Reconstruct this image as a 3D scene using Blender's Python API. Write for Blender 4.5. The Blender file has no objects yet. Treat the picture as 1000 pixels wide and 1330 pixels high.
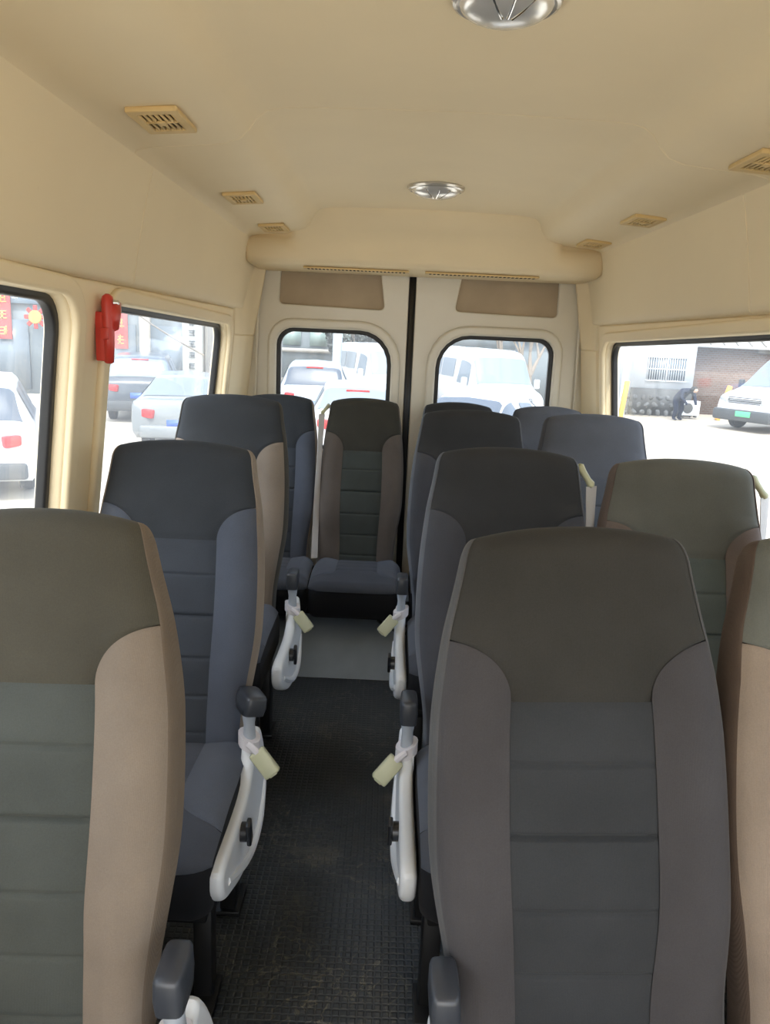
import bpy, bmesh, math, random
from mathutils import Vector, Matrix, Euler
random.seed(7)
S = bpy.context.scene
COL = S.collection
PI = math.pi
R = math.radians
CX = 0.145            # centre line of the bus
G = -0.75             # street level (bus floor is z = 0)

# ------------------------------------------------------------------ materials
def newmat(name):
    m = bpy.data.materials.new(name); m.use_nodes = True
    nt = m.node_tree
    return m, nt, nt.nodes['Principled BSDF']

def mat(name, col, rough=0.6, metal=0.0, spec=0.5, noise=0.0, nscale=8.0, bump=0.0, bscale=60.0,
        sheen=0.0, coat=0.0, stain=None, sscale=3.0, sthr=0.62):
    m, nt, b = newmat(name)
    N, Lk = nt.nodes, nt.links
    c = (col[0], col[1], col[2], 1)
    b.inputs['Base Color'].default_value = c
    b.inputs['Roughness'].default_value = rough
    b.inputs['Metallic'].default_value = metal
    b.inputs['Specular IOR Level'].default_value = spec
    b.inputs['Sheen Weight'].default_value = sheen
    b.inputs['Sheen Roughness'].default_value = 0.4
    b.inputs['Coat Weight'].default_value = coat
    tc = N.new('ShaderNodeTexCoord')
    last = None
    if noise > 0:
        n = N.new('ShaderNodeTexNoise'); n.inputs['Scale'].default_value = nscale
        n.inputs['Detail'].default_value = 5
        Lk.new(tc.outputs['Object'], n.inputs['Vector'])
        r = N.new('ShaderNodeValToRGB')
        r.color_ramp.elements[0].position = 0.3; r.color_ramp.elements[1].position = 0.7
        r.color_ramp.elements[0].color = tuple(x * (1 - noise) for x in col) + (1,)
        r.color_ramp.elements[1].color = tuple(min(1, x * (1 + noise)) for x in col) + (1,)
        Lk.new(n.outputs['Fac'], r.inputs['Fac'])
        last = r.outputs['Color']
    if stain:
        n2 = N.new('ShaderNodeTexNoise'); n2.inputs['Scale'].default_value = sscale
        n2.inputs['Detail'].default_value = 9; n2.inputs['Roughness'].default_value = 0.7
        Lk.new(tc.outputs['Object'], n2.inputs['Vector'])
        r2 = N.new('ShaderNodeValToRGB')
        r2.color_ramp.elements[0].position = sthr; r2.color_ramp.elements[1].position = min(.99, sthr + 0.12)
        r2.color_ramp.elements[0].color = (0, 0, 0, 1); r2.color_ramp.elements[1].color = (.8, .8, .8, 1)
        Lk.new(n2.outputs['Fac'], r2.inputs['Fac'])
        mx = N.new('ShaderNodeMix'); mx.data_type = 'RGBA'
        Lk.new(r2.outputs['Color'], mx.inputs[0])
        if last: Lk.new(last, mx.inputs[6])
        else: mx.inputs[6].default_value = c
        mx.inputs[7].default_value = tuple(stain) + (1,)
        last = mx.outputs[2]
    if last: Lk.new(last, b.inputs['Base Color'])
    if bump > 0:
        n3 = N.new('ShaderNodeTexNoise'); n3.inputs['Scale'].default_value = bscale
        n3.inputs['Detail'].default_value = 3
        Lk.new(tc.outputs['Object'], n3.inputs['Vector'])
        bp = N.new('ShaderNodeBump'); bp.inputs['Strength'].default_value = bump
        bp.inputs['Distance'].default_value = 0.002
        Lk.new(n3.outputs['Fac'], bp.inputs['Height']); Lk.new(bp.outputs['Normal'], b.inputs['Normal'])
    return m

def fabric(name, col, rib=0.25):
    m, nt, b = newmat(name)
    N, Lk = nt.nodes, nt.links
    b.inputs['Roughness'].default_value = 0.95
    b.inputs['Specular IOR Level'].default_value = 0.15
    b.inputs['Sheen Weight'].default_value = 0.25
    b.inputs['Sheen Roughness'].default_value = 0.5
    b.inputs['Sheen Tint'].default_value = tuple(min(1, x * 2.2 + .1) for x in col) + (1,)
    tc = N.new('ShaderNodeTexCoord')
    n = N.new('ShaderNodeTexNoise'); n.inputs['Scale'].default_value = 6; n.inputs['Detail'].default_value = 6
    Lk.new(tc.outputs['Object'], n.inputs['Vector'])
    w = N.new('ShaderNodeTexWave'); w.inputs['Scale'].default_value = 190; w.bands_direction = 'X'
    w.inputs['Distortion'].default_value = 0.6; w.inputs['Detail Scale'].default_value = 3
    Lk.new(tc.outputs['Object'], w.inputs['Vector'])
    n2 = N.new('ShaderNodeTexNoise'); n2.inputs['Scale'].default_value = 420; n2.inputs['Detail'].default_value = 2
    Lk.new(tc.outputs['Object'], n2.inputs['Vector'])
    r = N.new('ShaderNodeValToRGB')
    r.color_ramp.elements[0].position = 0.3; r.color_ramp.elements[1].position = 0.75
    r.color_ramp.elements[0].color = tuple(x * .86 for x in col) + (1,)
    r.color_ramp.elements[1].color = tuple(x * 1.12 for x in col) + (1,)
    Lk.new(n.outputs['Fac'], r.inputs['Fac'])
    mx = N.new('ShaderNodeMix'); mx.data_type = 'RGBA'; mx.blend_type = 'MULTIPLY'
    mx.inputs[0].default_value = rib
    Lk.new(r.outputs['Color'], mx.inputs[6]); Lk.new(n2.outputs['Fac'], mx.inputs[7])
    Lk.new(mx.outputs[2], b.inputs['Base Color'])
    ad = N.new('ShaderNodeMath'); ad.operation = 'ADD'
    Lk.new(w.outputs['Fac'], ad.inputs[0]); Lk.new(n2.outputs['Fac'], ad.inputs[1])
    bp = N.new('ShaderNodeBump'); bp.inputs['Strength'].default_value = 0.25; bp.inputs['Distance'].default_value = 0.001
    Lk.new(ad.outputs[0], bp.inputs['Height']); Lk.new(bp.outputs['Normal'], b.inputs['Normal'])
    return m

def glass_mat(name, film=0.12, tint=(0.95, 0.98, 1.0), filmcol=(0.8, 0.84, 0.88)):
    """thin pane: clear transmission, mirror reflection, plus a dusty film that scatters light"""
    m = bpy.data.materials.new(name); m.use_nodes = True
    nt = m.node_tree; N, Lk = nt.nodes, nt.links
    N.clear()
    out = N.new('ShaderNodeOutputMaterial')
    tr = N.new('ShaderNodeBsdfTransparent'); tr.inputs['Color'].default_value = tint + (1,)
    gl = N.new('ShaderNodeBsdfGlossy'); gl.inputs['Roughness'].default_value = 0.03
    lw = N.new('ShaderNodeLayerWeight'); pw = N.new('ShaderNodeMath'); pw.operation = 'POWER'; pw.inputs[1].default_value = 5
    Lk.new(lw.outputs['Facing'], pw.inputs[0])
    fr = N.new('ShaderNodeMath'); fr.operation = 'MULTIPLY_ADD'; fr.inputs[1].default_value = .5; fr.inputs[2].default_value = .03
    Lk.new(pw.outputs[0], fr.inputs[0])
    m1 = N.new('ShaderNodeMixShader')
    Lk.new(fr.outputs[0], m1.inputs[0]); Lk.new(tr.outputs[0], m1.inputs[1]); Lk.new(gl.outputs[0], m1.inputs[2])
    df = N.new('ShaderNodeBsdfTranslucent'); df.inputs['Color'].default_value = filmcol + (1,)
    tc = N.new('ShaderNodeTexCoord'); n = N.new('ShaderNodeTexNoise')
    n.inputs['Scale'].default_value = 9; n.inputs['Detail'].default_value = 8
    Lk.new(tc.outputs['Object'], n.inputs['Vector'])
    mr = N.new('ShaderNodeMapRange'); mr.inputs['To Min'].default_value = film * .6; mr.inputs['To Max'].default_value = film * 1.5
    Lk.new(n.outputs['Fac'], mr.inputs['Value'])
    m2 = N.new('ShaderNodeMixShader')
    Lk.new(mr.outputs[0], m2.inputs[0]); Lk.new(m1.outputs[0], m2.inputs[1]); Lk.new(df.outputs[0], m2.inputs[2])
    Lk.new(m2.outputs[0], out.inputs['Surface'])
    return m

def floor_mat():
    m, nt, b = newmat('ribbed_rubber_floor')
    N, Lk = nt.nodes, nt.links
    tc = N.new('ShaderNodeTexCoord')
    vo = N.new('ShaderNodeTexVoronoi'); vo.inputs['Scale'].default_value = 50; vo.inputs['Randomness'].default_value = 0.0; vo.distance = 'CHEBYCHEV'
    Lk.new(tc.outputs['Object'], vo.inputs['Vector'])
    rp = N.new('ShaderNodeValToRGB'); rp.color_ramp.elements[0].position = .3; rp.color_ramp.elements[1].position = .42
    rp.color_ramp.elements[0].color = (1, 1, 1, 1); rp.color_ramp.elements[1].color = (0, 0, 0, 1)
    Lk.new(vo.outputs['Distance'], rp.inputs['Fac'])
    bp = N.new('ShaderNodeBump'); bp.inputs['Strength'].default_value = 0.8; bp.inputs['Distance'].default_value = 0.003
    Lk.new(rp.outputs['Color'], bp.inputs['Height']); Lk.new(bp.outputs['Normal'], b.inputs['Normal'])
    n = N.new('ShaderNodeTexNoise'); n.inputs['Scale'].default_value = 3.2; n.inputs['Detail'].default_value = 12
    n.inputs['Roughness'].default_value = .72
    Lk.new(tc.outputs['Object'], n.inputs['Vector'])
    r = N.new('ShaderNodeValToRGB')
    e = r.color_ramp.elements
    e[0].position = .40; e[0].color = (.044, .051, .058, 1)
    e[1].position = .58; e[1].color = (.062, .069, .076, 1)
    k = r.color_ramp.elements.new(.66); k.color = (.14, .135, .115, 1)
    Lk.new(n.outputs['Fac'], r.inputs['Fac'])
    # dried mud, thin veins
    n2 = N.new('ShaderNodeTexNoise'); n2.inputs['Scale'].default_value = 7; n2.inputs['Detail'].default_value = 10
    n2.inputs['Distortion'].default_value = 2.0
    Lk.new(tc.outputs['Object'], n2.inputs['Vector'])
    r2 = N.new('ShaderNodeValToRGB'); e = r2.color_ramp.elements
    e[0].position = .485; e[0].color = (0, 0, 0, 1); e[1].position = .5; e[1].color = (.6, .6, .6, 1)
    q = e.new(.515); q.color = (0, 0, 0, 1)
    Lk.new(n2.outputs['Fac'], r2.inputs['Fac'])
    n4 = N.new('ShaderNodeTexNoise'); n4.inputs['Scale'].default_value = 2.3; n4.inputs['Detail'].default_value = 2
    Lk.new(tc.outputs['Object'], n4.inputs['Vector'])
    r4 = N.new('ShaderNodeValToRGB'); r4.color_ramp.elements[0].position = .44; r4.color_ramp.elements[1].position = .56
    Lk.new(n4.outputs['Fac'], r4.inputs['Fac'])
    mu = N.new('ShaderNodeMath'); mu.operation = 'MULTIPLY'
    Lk.new(r2.outputs['Color'], mu.inputs[0]); Lk.new(r4.outputs['Color'], mu.inputs[1])
    mx = N.new('ShaderNodeMix'); mx.data_type = 'RGBA'
    Lk.new(mu.outputs[0], mx.inputs[0]); Lk.new(r.outputs['Color'], mx.inputs[6]); mx.inputs[7].default_value = (.30, .27, .21, 1)
    Lk.new(mx.outputs[2], b.inputs['Base Color'])
    b.inputs['Roughness'].default_value = 0.36
    return m

def brick_mat(name, c1, c2, mortar, scale=4.0):
    m, nt, b = newmat(name)
    N, Lk = nt.nodes, nt.links
    tc = N.new('ShaderNodeTexCoord'); mp = N.new('ShaderNodeMapping'); mp.inputs['Rotation'].default_value = (PI / 2, 0, 0)
    br = N.new('ShaderNodeTexBrick'); br.inputs['Scale'].default_value = scale
    br.inputs['Color1'].default_value = c1 + (1,); br.inputs['Color2'].default_value = c2 + (1,)
    br.inputs['Mortar'].default_value = mortar + (1,); br.inputs['Mortar Size'].default_value = .03
    Lk.new(tc.outputs['Object'], mp.inputs['Vector']); Lk.new(mp.outputs[0], br.inputs['Vector'])
    Lk.new(br.outputs['Color'], b.inputs['Base Color']); b.inputs['Roughness'].default_value = .9
    return m

M = {}
M['trim'] = mat('beige_trim', (.80, .675, .455), .62, noise=.025, nscale=2.5, bump=.10, bscale=350, stain=(.55, .44, .30), sscale=14, sthr=.69)
M['trim_grey'] = mat('beige_side_panel', (.78, .665, .455), .62, noise=.025, nscale=2, bump=.10, bscale=350, stain=(.54, .44, .30), sscale=18, sthr=.68)
M['duct'] = mat('duct_beige', (.52, .44, .32), .6, noise=.03, nscale=2, bump=.06, bscale=350)
M['vent'] = mat('aged_vent_plastic', (.66, .48, .22), .5, noise=.05)
M['vent_slot'] = mat('vent_slot_dark', (.04, .025, .012), .8)
M['door'] = mat('cream_door_paint', (.66, .62, .52), .35, noise=.03, nscale=3, coat=.2, stain=(.5, .45, .36), sscale=11, sthr=.7)
M['hardboard'] = mat('brown_hardboard', (.40, .315, .215), .7, noise=.10, nscale=5, stain=(.22, .16, .1), sscale=30, sthr=.68)
M['rubber'] = mat('black_rubber', (.012, .012, .013), .45)
M['floor'] = floor_mat()
M['hump'] = mat('grey_vinyl', (.20, .232, .262), .45, noise=.12, nscale=6, bump=.15, bscale=200)
M['plastic_black'] = mat('black_plastic', (.014, .015, .018), .3, spec=.6)
M['cap'] = mat('dark_armrest_plastic', (.035, .039, .048), .38, spec=.6)
M['post'] = mat('grey_armrest_metal', (.38, .41, .45), .4)
M['shield'] = mat('white_seat_shield', (.74, .76, .78), .42, noise=.03)
M['buckle'] = mat('cream_green_buckle', (.50, .50, .33), .4)
M['webbing'] = mat('grey_webbing', (.55, .53, .52), .8, bump=.3, bscale=300)
M['sleeve'] = mat('pale_buckle_sleeve', (.66, .63, .65), .7)
M['red_button'] = mat('red_button', (.6, .03, .02), .4)
M['steel_black'] = mat('black_steel', (.01, .01, .011), .4, metal=.3)
M['chrome'] = mat('chrome', (.8, .8, .8), .12, metal=1)
M['lamp_lens'] = mat('lamp_lens', (.80, .80, .79), .22, metal=.6, noise=.05, nscale=20)
M['lamp_ring'] = mat('lamp_ring', (.62, .60, .56), .2, metal=.6)
M['lamp_tube'] = mat('white_tube', (.9, .9, .88), .3)
M['hammer'] = mat('red_plastic', (.55, .045, .03), .35, spec=.5)
M['glassL'] = glass_mat('dusty_window_glass', .055, (.93, .97, 1.0), (.86, .9, .95))
M['glassR'] = glass_mat('window_glass', .03)
M['glassD'] = glass_mat('rear_door_glass', .03)
# fabric colours, with the light-dependent sheen of one fabric painted in per seat
F_ = {}
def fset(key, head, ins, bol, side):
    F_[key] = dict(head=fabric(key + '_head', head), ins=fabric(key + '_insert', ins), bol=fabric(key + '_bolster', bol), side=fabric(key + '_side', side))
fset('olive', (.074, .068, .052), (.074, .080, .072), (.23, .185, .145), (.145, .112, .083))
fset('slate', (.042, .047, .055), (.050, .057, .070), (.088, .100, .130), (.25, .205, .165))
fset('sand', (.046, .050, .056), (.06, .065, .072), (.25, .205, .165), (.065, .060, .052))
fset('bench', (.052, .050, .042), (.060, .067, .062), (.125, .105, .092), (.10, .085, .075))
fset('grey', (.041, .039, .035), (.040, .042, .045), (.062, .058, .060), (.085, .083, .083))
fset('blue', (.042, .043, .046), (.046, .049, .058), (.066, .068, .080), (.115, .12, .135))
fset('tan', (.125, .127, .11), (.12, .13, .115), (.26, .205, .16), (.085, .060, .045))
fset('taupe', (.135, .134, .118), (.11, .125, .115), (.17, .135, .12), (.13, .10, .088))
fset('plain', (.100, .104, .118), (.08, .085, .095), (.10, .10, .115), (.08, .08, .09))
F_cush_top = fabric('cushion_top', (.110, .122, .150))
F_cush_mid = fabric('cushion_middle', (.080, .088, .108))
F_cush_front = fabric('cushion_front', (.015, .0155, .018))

# ------------------------------------------------------------------ helpers
def link(name, me, m=None, parent=None, smooth=True, **props):
    o = bpy.data.objects.new(name, me); COL.objects.link(o)
    if m: me.materials.append(m) if not me.materials else None
    if parent: o.parent = parent
    if smooth and me.polygons:
        me.polygons.foreach_set('use_smooth', [True] * len(me.polygons))
    for k, v in props.items(): o[k] = v
    return o

def tag(o, label, cat, group=None):
    o['label'] = label; o['category'] = cat
    if group: o['group'] = group
    return o

def thing(name, loc, rz=0, label=None, cat=None, group=None):
    o = bpy.data.objects.new(name, None); COL.objects.link(o)
    o.location = loc; o.rotation_euler = (0, 0, rz); o.empty_display_size = .1
    if label: tag(o, label, cat, group)
    return o

def struct(o): o['kind'] = 'structure'; return o

def mesh(name, verts, faces):
    me = bpy.data.meshes.new(name); me.from_pydata([tuple(v) for v in verts], [], faces); me.update(); return me

def sharp(me, ang=35):
    """smooth shading that keeps hard edges"""
    bm = bmesh.new(); bm.from_mesh(me)
    for e in bm.edges:
        if len(e.link_faces) == 2 and e.calc_face_angle(0) > R(ang): e.smooth = False
    bm.to_mesh(me); bm.free(); return me

def bbox_bm(bm, c, s, rot=None, bev=0.0, seg=2, taper=None):
    mt = Matrix.Translation(c) @ (Euler(rot).to_matrix().to_4x4() if rot else Matrix.Identity(4)) @ Matrix.Diagonal((s[0], s[1], s[2], 1))
    r = bmesh.ops.create_cube(bm, size=1, matrix=mt)
    vs = r['verts']
    if taper:
        inv = mt.inverted()
        for v in vs:
            l = inv @ v.co
            if l.z > 0: l.x *= taper[0]; l.y *= taper[1]
            v.co = mt @ l
    if bev > 0:
        es = list({e for v in vs for e in v.link_edges})
        bmesh.ops.bevel(bm, geom=es, offset=bev, segments=seg, profile=.5, affect='EDGES')

def box(name, c, s, m, parent=None, rot=None, bev=0.0, seg=2, taper=None, **p):
    bm = bmesh.new(); bbox_bm(bm, c, s, rot, bev, seg, taper)
    me = bpy.data.meshes.new(name); bm.to_mesh(me); bm.free()
    return link(name, sharp(me), m, parent, **p)

def boxes(name, lst, m, parent=None, bev=0.0, seg=1, **p):
    bm = bmesh.new()
    for it in lst: bbox_bm(bm, it[0], it[1], it[2] if len(it) > 2 else None, bev, seg)
    me = bpy.data.meshes.new(name); bm.to_mesh(me); bm.free()
    return link(name, sharp(me), m, parent, **p)

def tube(name, pts, r, m, parent=None, n=10, closed=False, **p):
    cu = bpy.data.curves.new(name, 'CURVE'); cu.dimensions = '3D'; cu.bevel_depth = r; cu.bevel_resolution = max(1, n // 4)
    cu.use_fill_caps = True
    sp = cu.splines.new('NURBS' if len(pts) > 2 else 'POLY'); sp.points.add(len(pts) - 1)
    for q, a in zip(sp.points, pts): q.co = (*a, 1)
    if len(pts) > 2:
        sp.order_u = 3; sp.use_endpoint_u = True; sp.resolution_u = 6
    sp.use_cyclic_u = closed
    return from_curve(name, cu, m, parent, **p)

def from_curve(name, cu, m, parent=None, mtx=None, ang=35, **p):
    t = bpy.data.objects.new('tmp', cu); COL.objects.link(t)
    dg = bpy.context.evaluated_depsgraph_get()
    me = bpy.data.meshes.new_from_object(t.evaluated_get(dg))
    bpy.data.objects.remove(t); bpy.data.curves.remove(cu)
    if mtx: me.transform(mtx)
    me.name = name
    return link(name, sharp(me, ang), m, parent, **p)

def rrect(x0, y0, x1, y1, r, n=6, radii=None):
    """rounded rectangle, counter-clockwise from bottom-left; radii = (bl, br, tr, tl)"""
    rr = radii or (r, r, r, r); out = []
    for (cx, cy, q, a0) in ((x0 + rr[0], y0 + rr[0], rr[0], PI), (x1 - rr[1], y0 + rr[1], rr[1], 1.5 * PI), (x1 - rr[2], y1 - rr[2], rr[2], 0), (x0 + rr[3], y1 - rr[3], rr[3], .5 * PI)):
        for i in range(n + 1):
            a = a0 + i / n * PI / 2; out.append((cx + q * math.cos(a), cy + q * math.sin(a)))
    return out

# map 2-D (u,v,w) -> world for walls: YZ plane with w along +X ; XZ plane with w along Y
MYZ = Matrix(((0, 0, 1, 0), (1, 0, 0, 0), (0, 1, 0, 0), (0, 0, 0, 1)))
MXZ = Matrix(((1, 0, 0, 0), (0, 0, -1, 0), (0, 1, 0, 0), (0, 0, 0, 1)))

def plate(name, loops, thick, m, parent=None, plane='YZ', at=0.0, bev=0.0, **p):
    """flat plate with holes (first loop outer), `thick` thick, centred at coordinate `at`"""
    cu = bpy.data.curves.new(name, 'CURVE'); cu.dimensions = '2D'; cu.fill_mode = 'BOTH'
    cu.extrude = max(0, thick / 2 - bev); cu.bevel_depth = bev; cu.bevel_resolution = 3; cu.offset = -bev
    for L in loops:
        sp = cu.splines.new('POLY'); sp.points.add(len(L) - 1); sp.use_cyclic_u = True
        for q, a in zip(sp.points, L): q.co = (a[0], a[1], 0, 1)
    mt = (MYZ if plane == 'YZ' else MXZ) if plane != 'XY' else Matrix.Identity(4)
    off = {'YZ': (at, 0, 0), 'XZ': (0, at, 0), 'XY': (0, 0, at)}[plane]
    return from_curve(name, cu, m, parent, Matrix.Translation(off) @ mt, 28, **p)

def lathe(name, prof, m, parent=None, n=40, mtx=None, **p):
    vs, fs = [], []
    for (r, z) in prof:
        for i in range(n):
            a = 2 * PI * i / n; vs.append((r * math.cos(a), r * math.sin(a), z))
    for j in range(len(prof) - 1):
        for i in range(n):
            fs.append((j * n + i, j * n + (i + 1) % n, (j + 1) * n + (i + 1) % n, (j + 1) * n + i))
    me = mesh(name, vs, fs)
    if mtx: me.transform(mtx)
    bm = bmesh.new(); bm.from_mesh(me); bmesh.ops.remove_doubles(bm, verts=bm.verts, dist=1e-5)
    bmesh.ops.recalc_face_normals(bm, faces=bm.faces); bm.to_mesh(me); bm.free()
    return link(name, sharp(me), m, parent, **p)

def grid(name, rows, m, parent=None, ang=50, closed=False, **p):
    """rows = list of equal-length rows of points"""
    n = len(rows[0]); vs = [v for r in rows for v in r]; fs = []
    for j in range(len(rows) - 1):
        for i in range(n - 1 + (1 if closed else 0)):
            k = (i + 1) % n
            fs.append((j * n + i, j * n + k, (j + 1) * n + k, (j + 1) * n + i))
    if closed:
        fs.append(tuple(range(n))); fs.append(tuple((len(rows) - 1) * n + i for i in reversed(range(n))))
    me = mesh(name, vs, fs)
    bm = bmesh.new(); bm.from_mesh(me); bmesh.ops.remove_doubles(bm, verts=bm.verts, dist=1e-6)
    bmesh.ops.recalc_face_normals(bm, faces=bm.faces); bm.to_mesh(me); bm.free()
    return link(name, sharp(me, ang), m, parent, **p)

def copy_tree(o, parent=None):
    c = o.copy(); COL.objects.link(c); c.parent = parent
    for ch in list(o.children): copy_tree(ch, c)
    return c

def lerp(a, b, t): return a + (b - a) * t
def interp(tab, x):
    if x <= tab[0][0]: return tab[0][1]
    for (x0, y0), (x1, y1) in zip(tab, tab[1:]):
        if x <= x1:
            t = (x - x0) / (x1 - x0); t = t * t * (3 - 2 * t) if False else t
            return lerp(y0, y1, t)
    return tab[-1][1]
def smooth_interp(tab, x):
    """Catmull-Rom through a table"""
    n = len(tab)
    if x <= tab[0][0]: return tab[0][1]
    if x >= tab[-1][0]: return tab[-1][1]
    for i in range(n - 1):
        if x <= tab[i + 1][0]:
            x0, y0 = tab[i]; x1, y1 = tab[i + 1]
            m0 = (y1 - tab[i - 1][1]) / (x1 - tab[i - 1][0]) if i > 0 else (y1 - y0) / (x1 - x0)
            m1 = (tab[i + 2][1] - y0) / (tab[i + 2][0] - x0) if i + 2 < n else (y1 - y0) / (x1 - x0)
            h = x1 - x0; t = (x - x0) / h
            return (2*t**3 - 3*t*t + 1) * y0 + (t**3 - 2*t*t + t) * h * m0 + (-2*t**3 + 3*t*t) * y1 + (t**3 - t*t) * h * m1

# ------------------------------------------------------------------ bus shell
Y0, Y1 = -1.25, 4.30
struct(box('floor', (CX, (Y0 + Y1) / 2, -.03), (2.30, Y1 - Y0, .06), M['floor']))

# ceiling with duct coves, one lofted closed section
half = [(0, 2.168), (.20, 2.166), (.40, 2.162), (.46, 2.158), (.495, 2.150), (.52, 2.132), (.54, 2.104), (.565, 2.080), (.605, 2.066), (.66, 2.060), (.80, 2.048), (.835, 2.040), (.85, 2.028)]
sec = [(-w, z) for w, z in reversed(half[1:])] + half
def ceil_rows():
    rows = []
    ys = [Y0, 0.3, 1.2, 2.12, 2.168, 2.180, 2.1835, 2.188, 2.1925, 2.196, 2.208, 2.26, 3.2, Y1 - .02]
    for y in ys:
        d = .006 if abs(y - 2.188) < .001 else 0
        row = [(CX + w, y, z + d) for w, z in sec] + [(CX + .90, y, 2.06), (CX + .7, y, 2.24), (CX - .7, y, 2.24), (CX - .90, y, 2.06)]
        rows.append(row)
    return rows
struct(grid('ceiling', ceil_rows(), M['trim'], closed=True, ang=60))

# upper side panels with a pressed seam
for s, nm in ((-1, 'wall_upper_left'), (1, 'wall_upper_right')):
    rows = []
    ys = [Y0, .2, 1.3, 2.29, 2.338, 2.350, 2.3535, 2.357, 2.3605, 2.364, 2.376, 2.43, 3.3, Y1 - .02]
    ins = [(.842, 2.045), (.856, 1.99), (.872, 1.92), (.886, 1.85), (.898, 1.78), (.906, 1.735), (.909, 1.712), (.918, 1.703), (.932, 1.699)]
    for y in ys:
        d = .006 if abs(y - 2.357) < 1e-6 else 0
        rows.append([(CX + s * (w + d), y, z) for w, z in ins] + [(CX + s * .97, y, 1.70), (CX + s * .90, y, 2.045)])
    struct(grid(nm, rows, M['trim_grey'], closed=True, ang=50))

# side walls with window openings (Y,z)
WT, WB = 1.635, .93
winL = [(-1.0, .25), (.45, 1.97), (2.215, 3.86)]
winR = [(-1.0, .25), (.45, 1.55), (1.98, 3.995)]
def slope(L): return [(y, z + (max(-.035, min(.03, (2.2 - y) * .018)) + .012 if z > 1.3 else 0)) for y, z in L]
def side_wall(nm, s, wins):
    outer = [(Y0, -.0), (Y1, -.0), (Y1, 1.70), (Y0, 1.70)]
    holes = [slope(rrect(a, WB, b, WT, .09)) for a, b in wins]
    struct(plate(nm, [outer] + holes, .075, M['trim'], plane='YZ', at=CX + s * .9675, bev=.012))
side_wall('wall_left', -1, winL); side_wall('wall_right', 1, winR)
# raised surrounds + rubber + glass
wi = 0; ti = 0
for s, wins in ((-1, winL), (1, winR)):
    for k, (a, b) in enumerate(wins):
        wi += 1; ti += 1
        struct(plate('trim_%d' % ti, [slope(rrect(a - .055, WB - .055, b + .055, WT + .045, .125)), slope(rrect(a, WB, b, WT, .09))], .022, M['trim'], plane='YZ', at=CX + s * .9235, bev=.009))
        g = plate('window_%d' % wi, [slope(rrect(a - .03, WB - .03, b + .03, WT + .03, .11))], .005, M['glassL'] if s < 0 else M['glassR'], plane='YZ', at=CX + s * .995)
        struct(g)
        plate('rubber_seal', [slope(rrect(a - .028, WB - .028, b + .028, WT + .028, .11)), slope(rrect(a + .020, WB + .020, b - .020, WT - .018, .075))], .03, M['rubber'], g, plane='YZ', at=CX + s * .978, bev=.008)
# rear corner posts (curved beige panels between side window and rear doors)
for s, y_, nm in ((-1, 3.93, 'trim_21'), (1, 4.10, 'trim_22')):
    rows = []
    for z in (.1, .8, 1.568, 1.572, 1.576, 1.9, 2.05):
        d = .005 if z == 1.572 else 0
        xo, xi = CX + s * .929, CX + s * (.872 if z < 1.6 else lerp(.872, .80, (z - 1.6) / .45))
        rows.append([(xo + s * d, y_, z), (CX + s * (.915 + d), y_ + .012, z), (CX + s * (.91 + d), 4.05 if s < 0 else 4.16, z), (lerp(xo, xi, .55) + s * d, 4.20, z), (xi + s * d, 4.235, z), (xi + s * d, 4.262, z), (xo, 4.29, z)])
    struct(grid(nm, rows, M['trim'], closed=True, ang=40))

# the side walls lean: wider at the belt line than at the roof
def lean(o, s, k=.11, zp=1.67):
    for v in o.data.vertices:
        if v.co.z < zp: v.co.x += s * k * (zp - v.co.z)
    for c in o.children: lean(c, s, k, zp)
for s, names in ((-1, ['wall_left', 'trim_1', 'trim_2', 'trim_3', 'window_1', 'window_2', 'window_3', 'trim_21']), (1, ['wall_right', 'trim_4', 'trim_5', 'trim_6', 'window_4', 'window_5', 'window_6', 'trim_22'])):
    for nm in names: lean(bpy.data.objects[nm], s)

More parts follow.
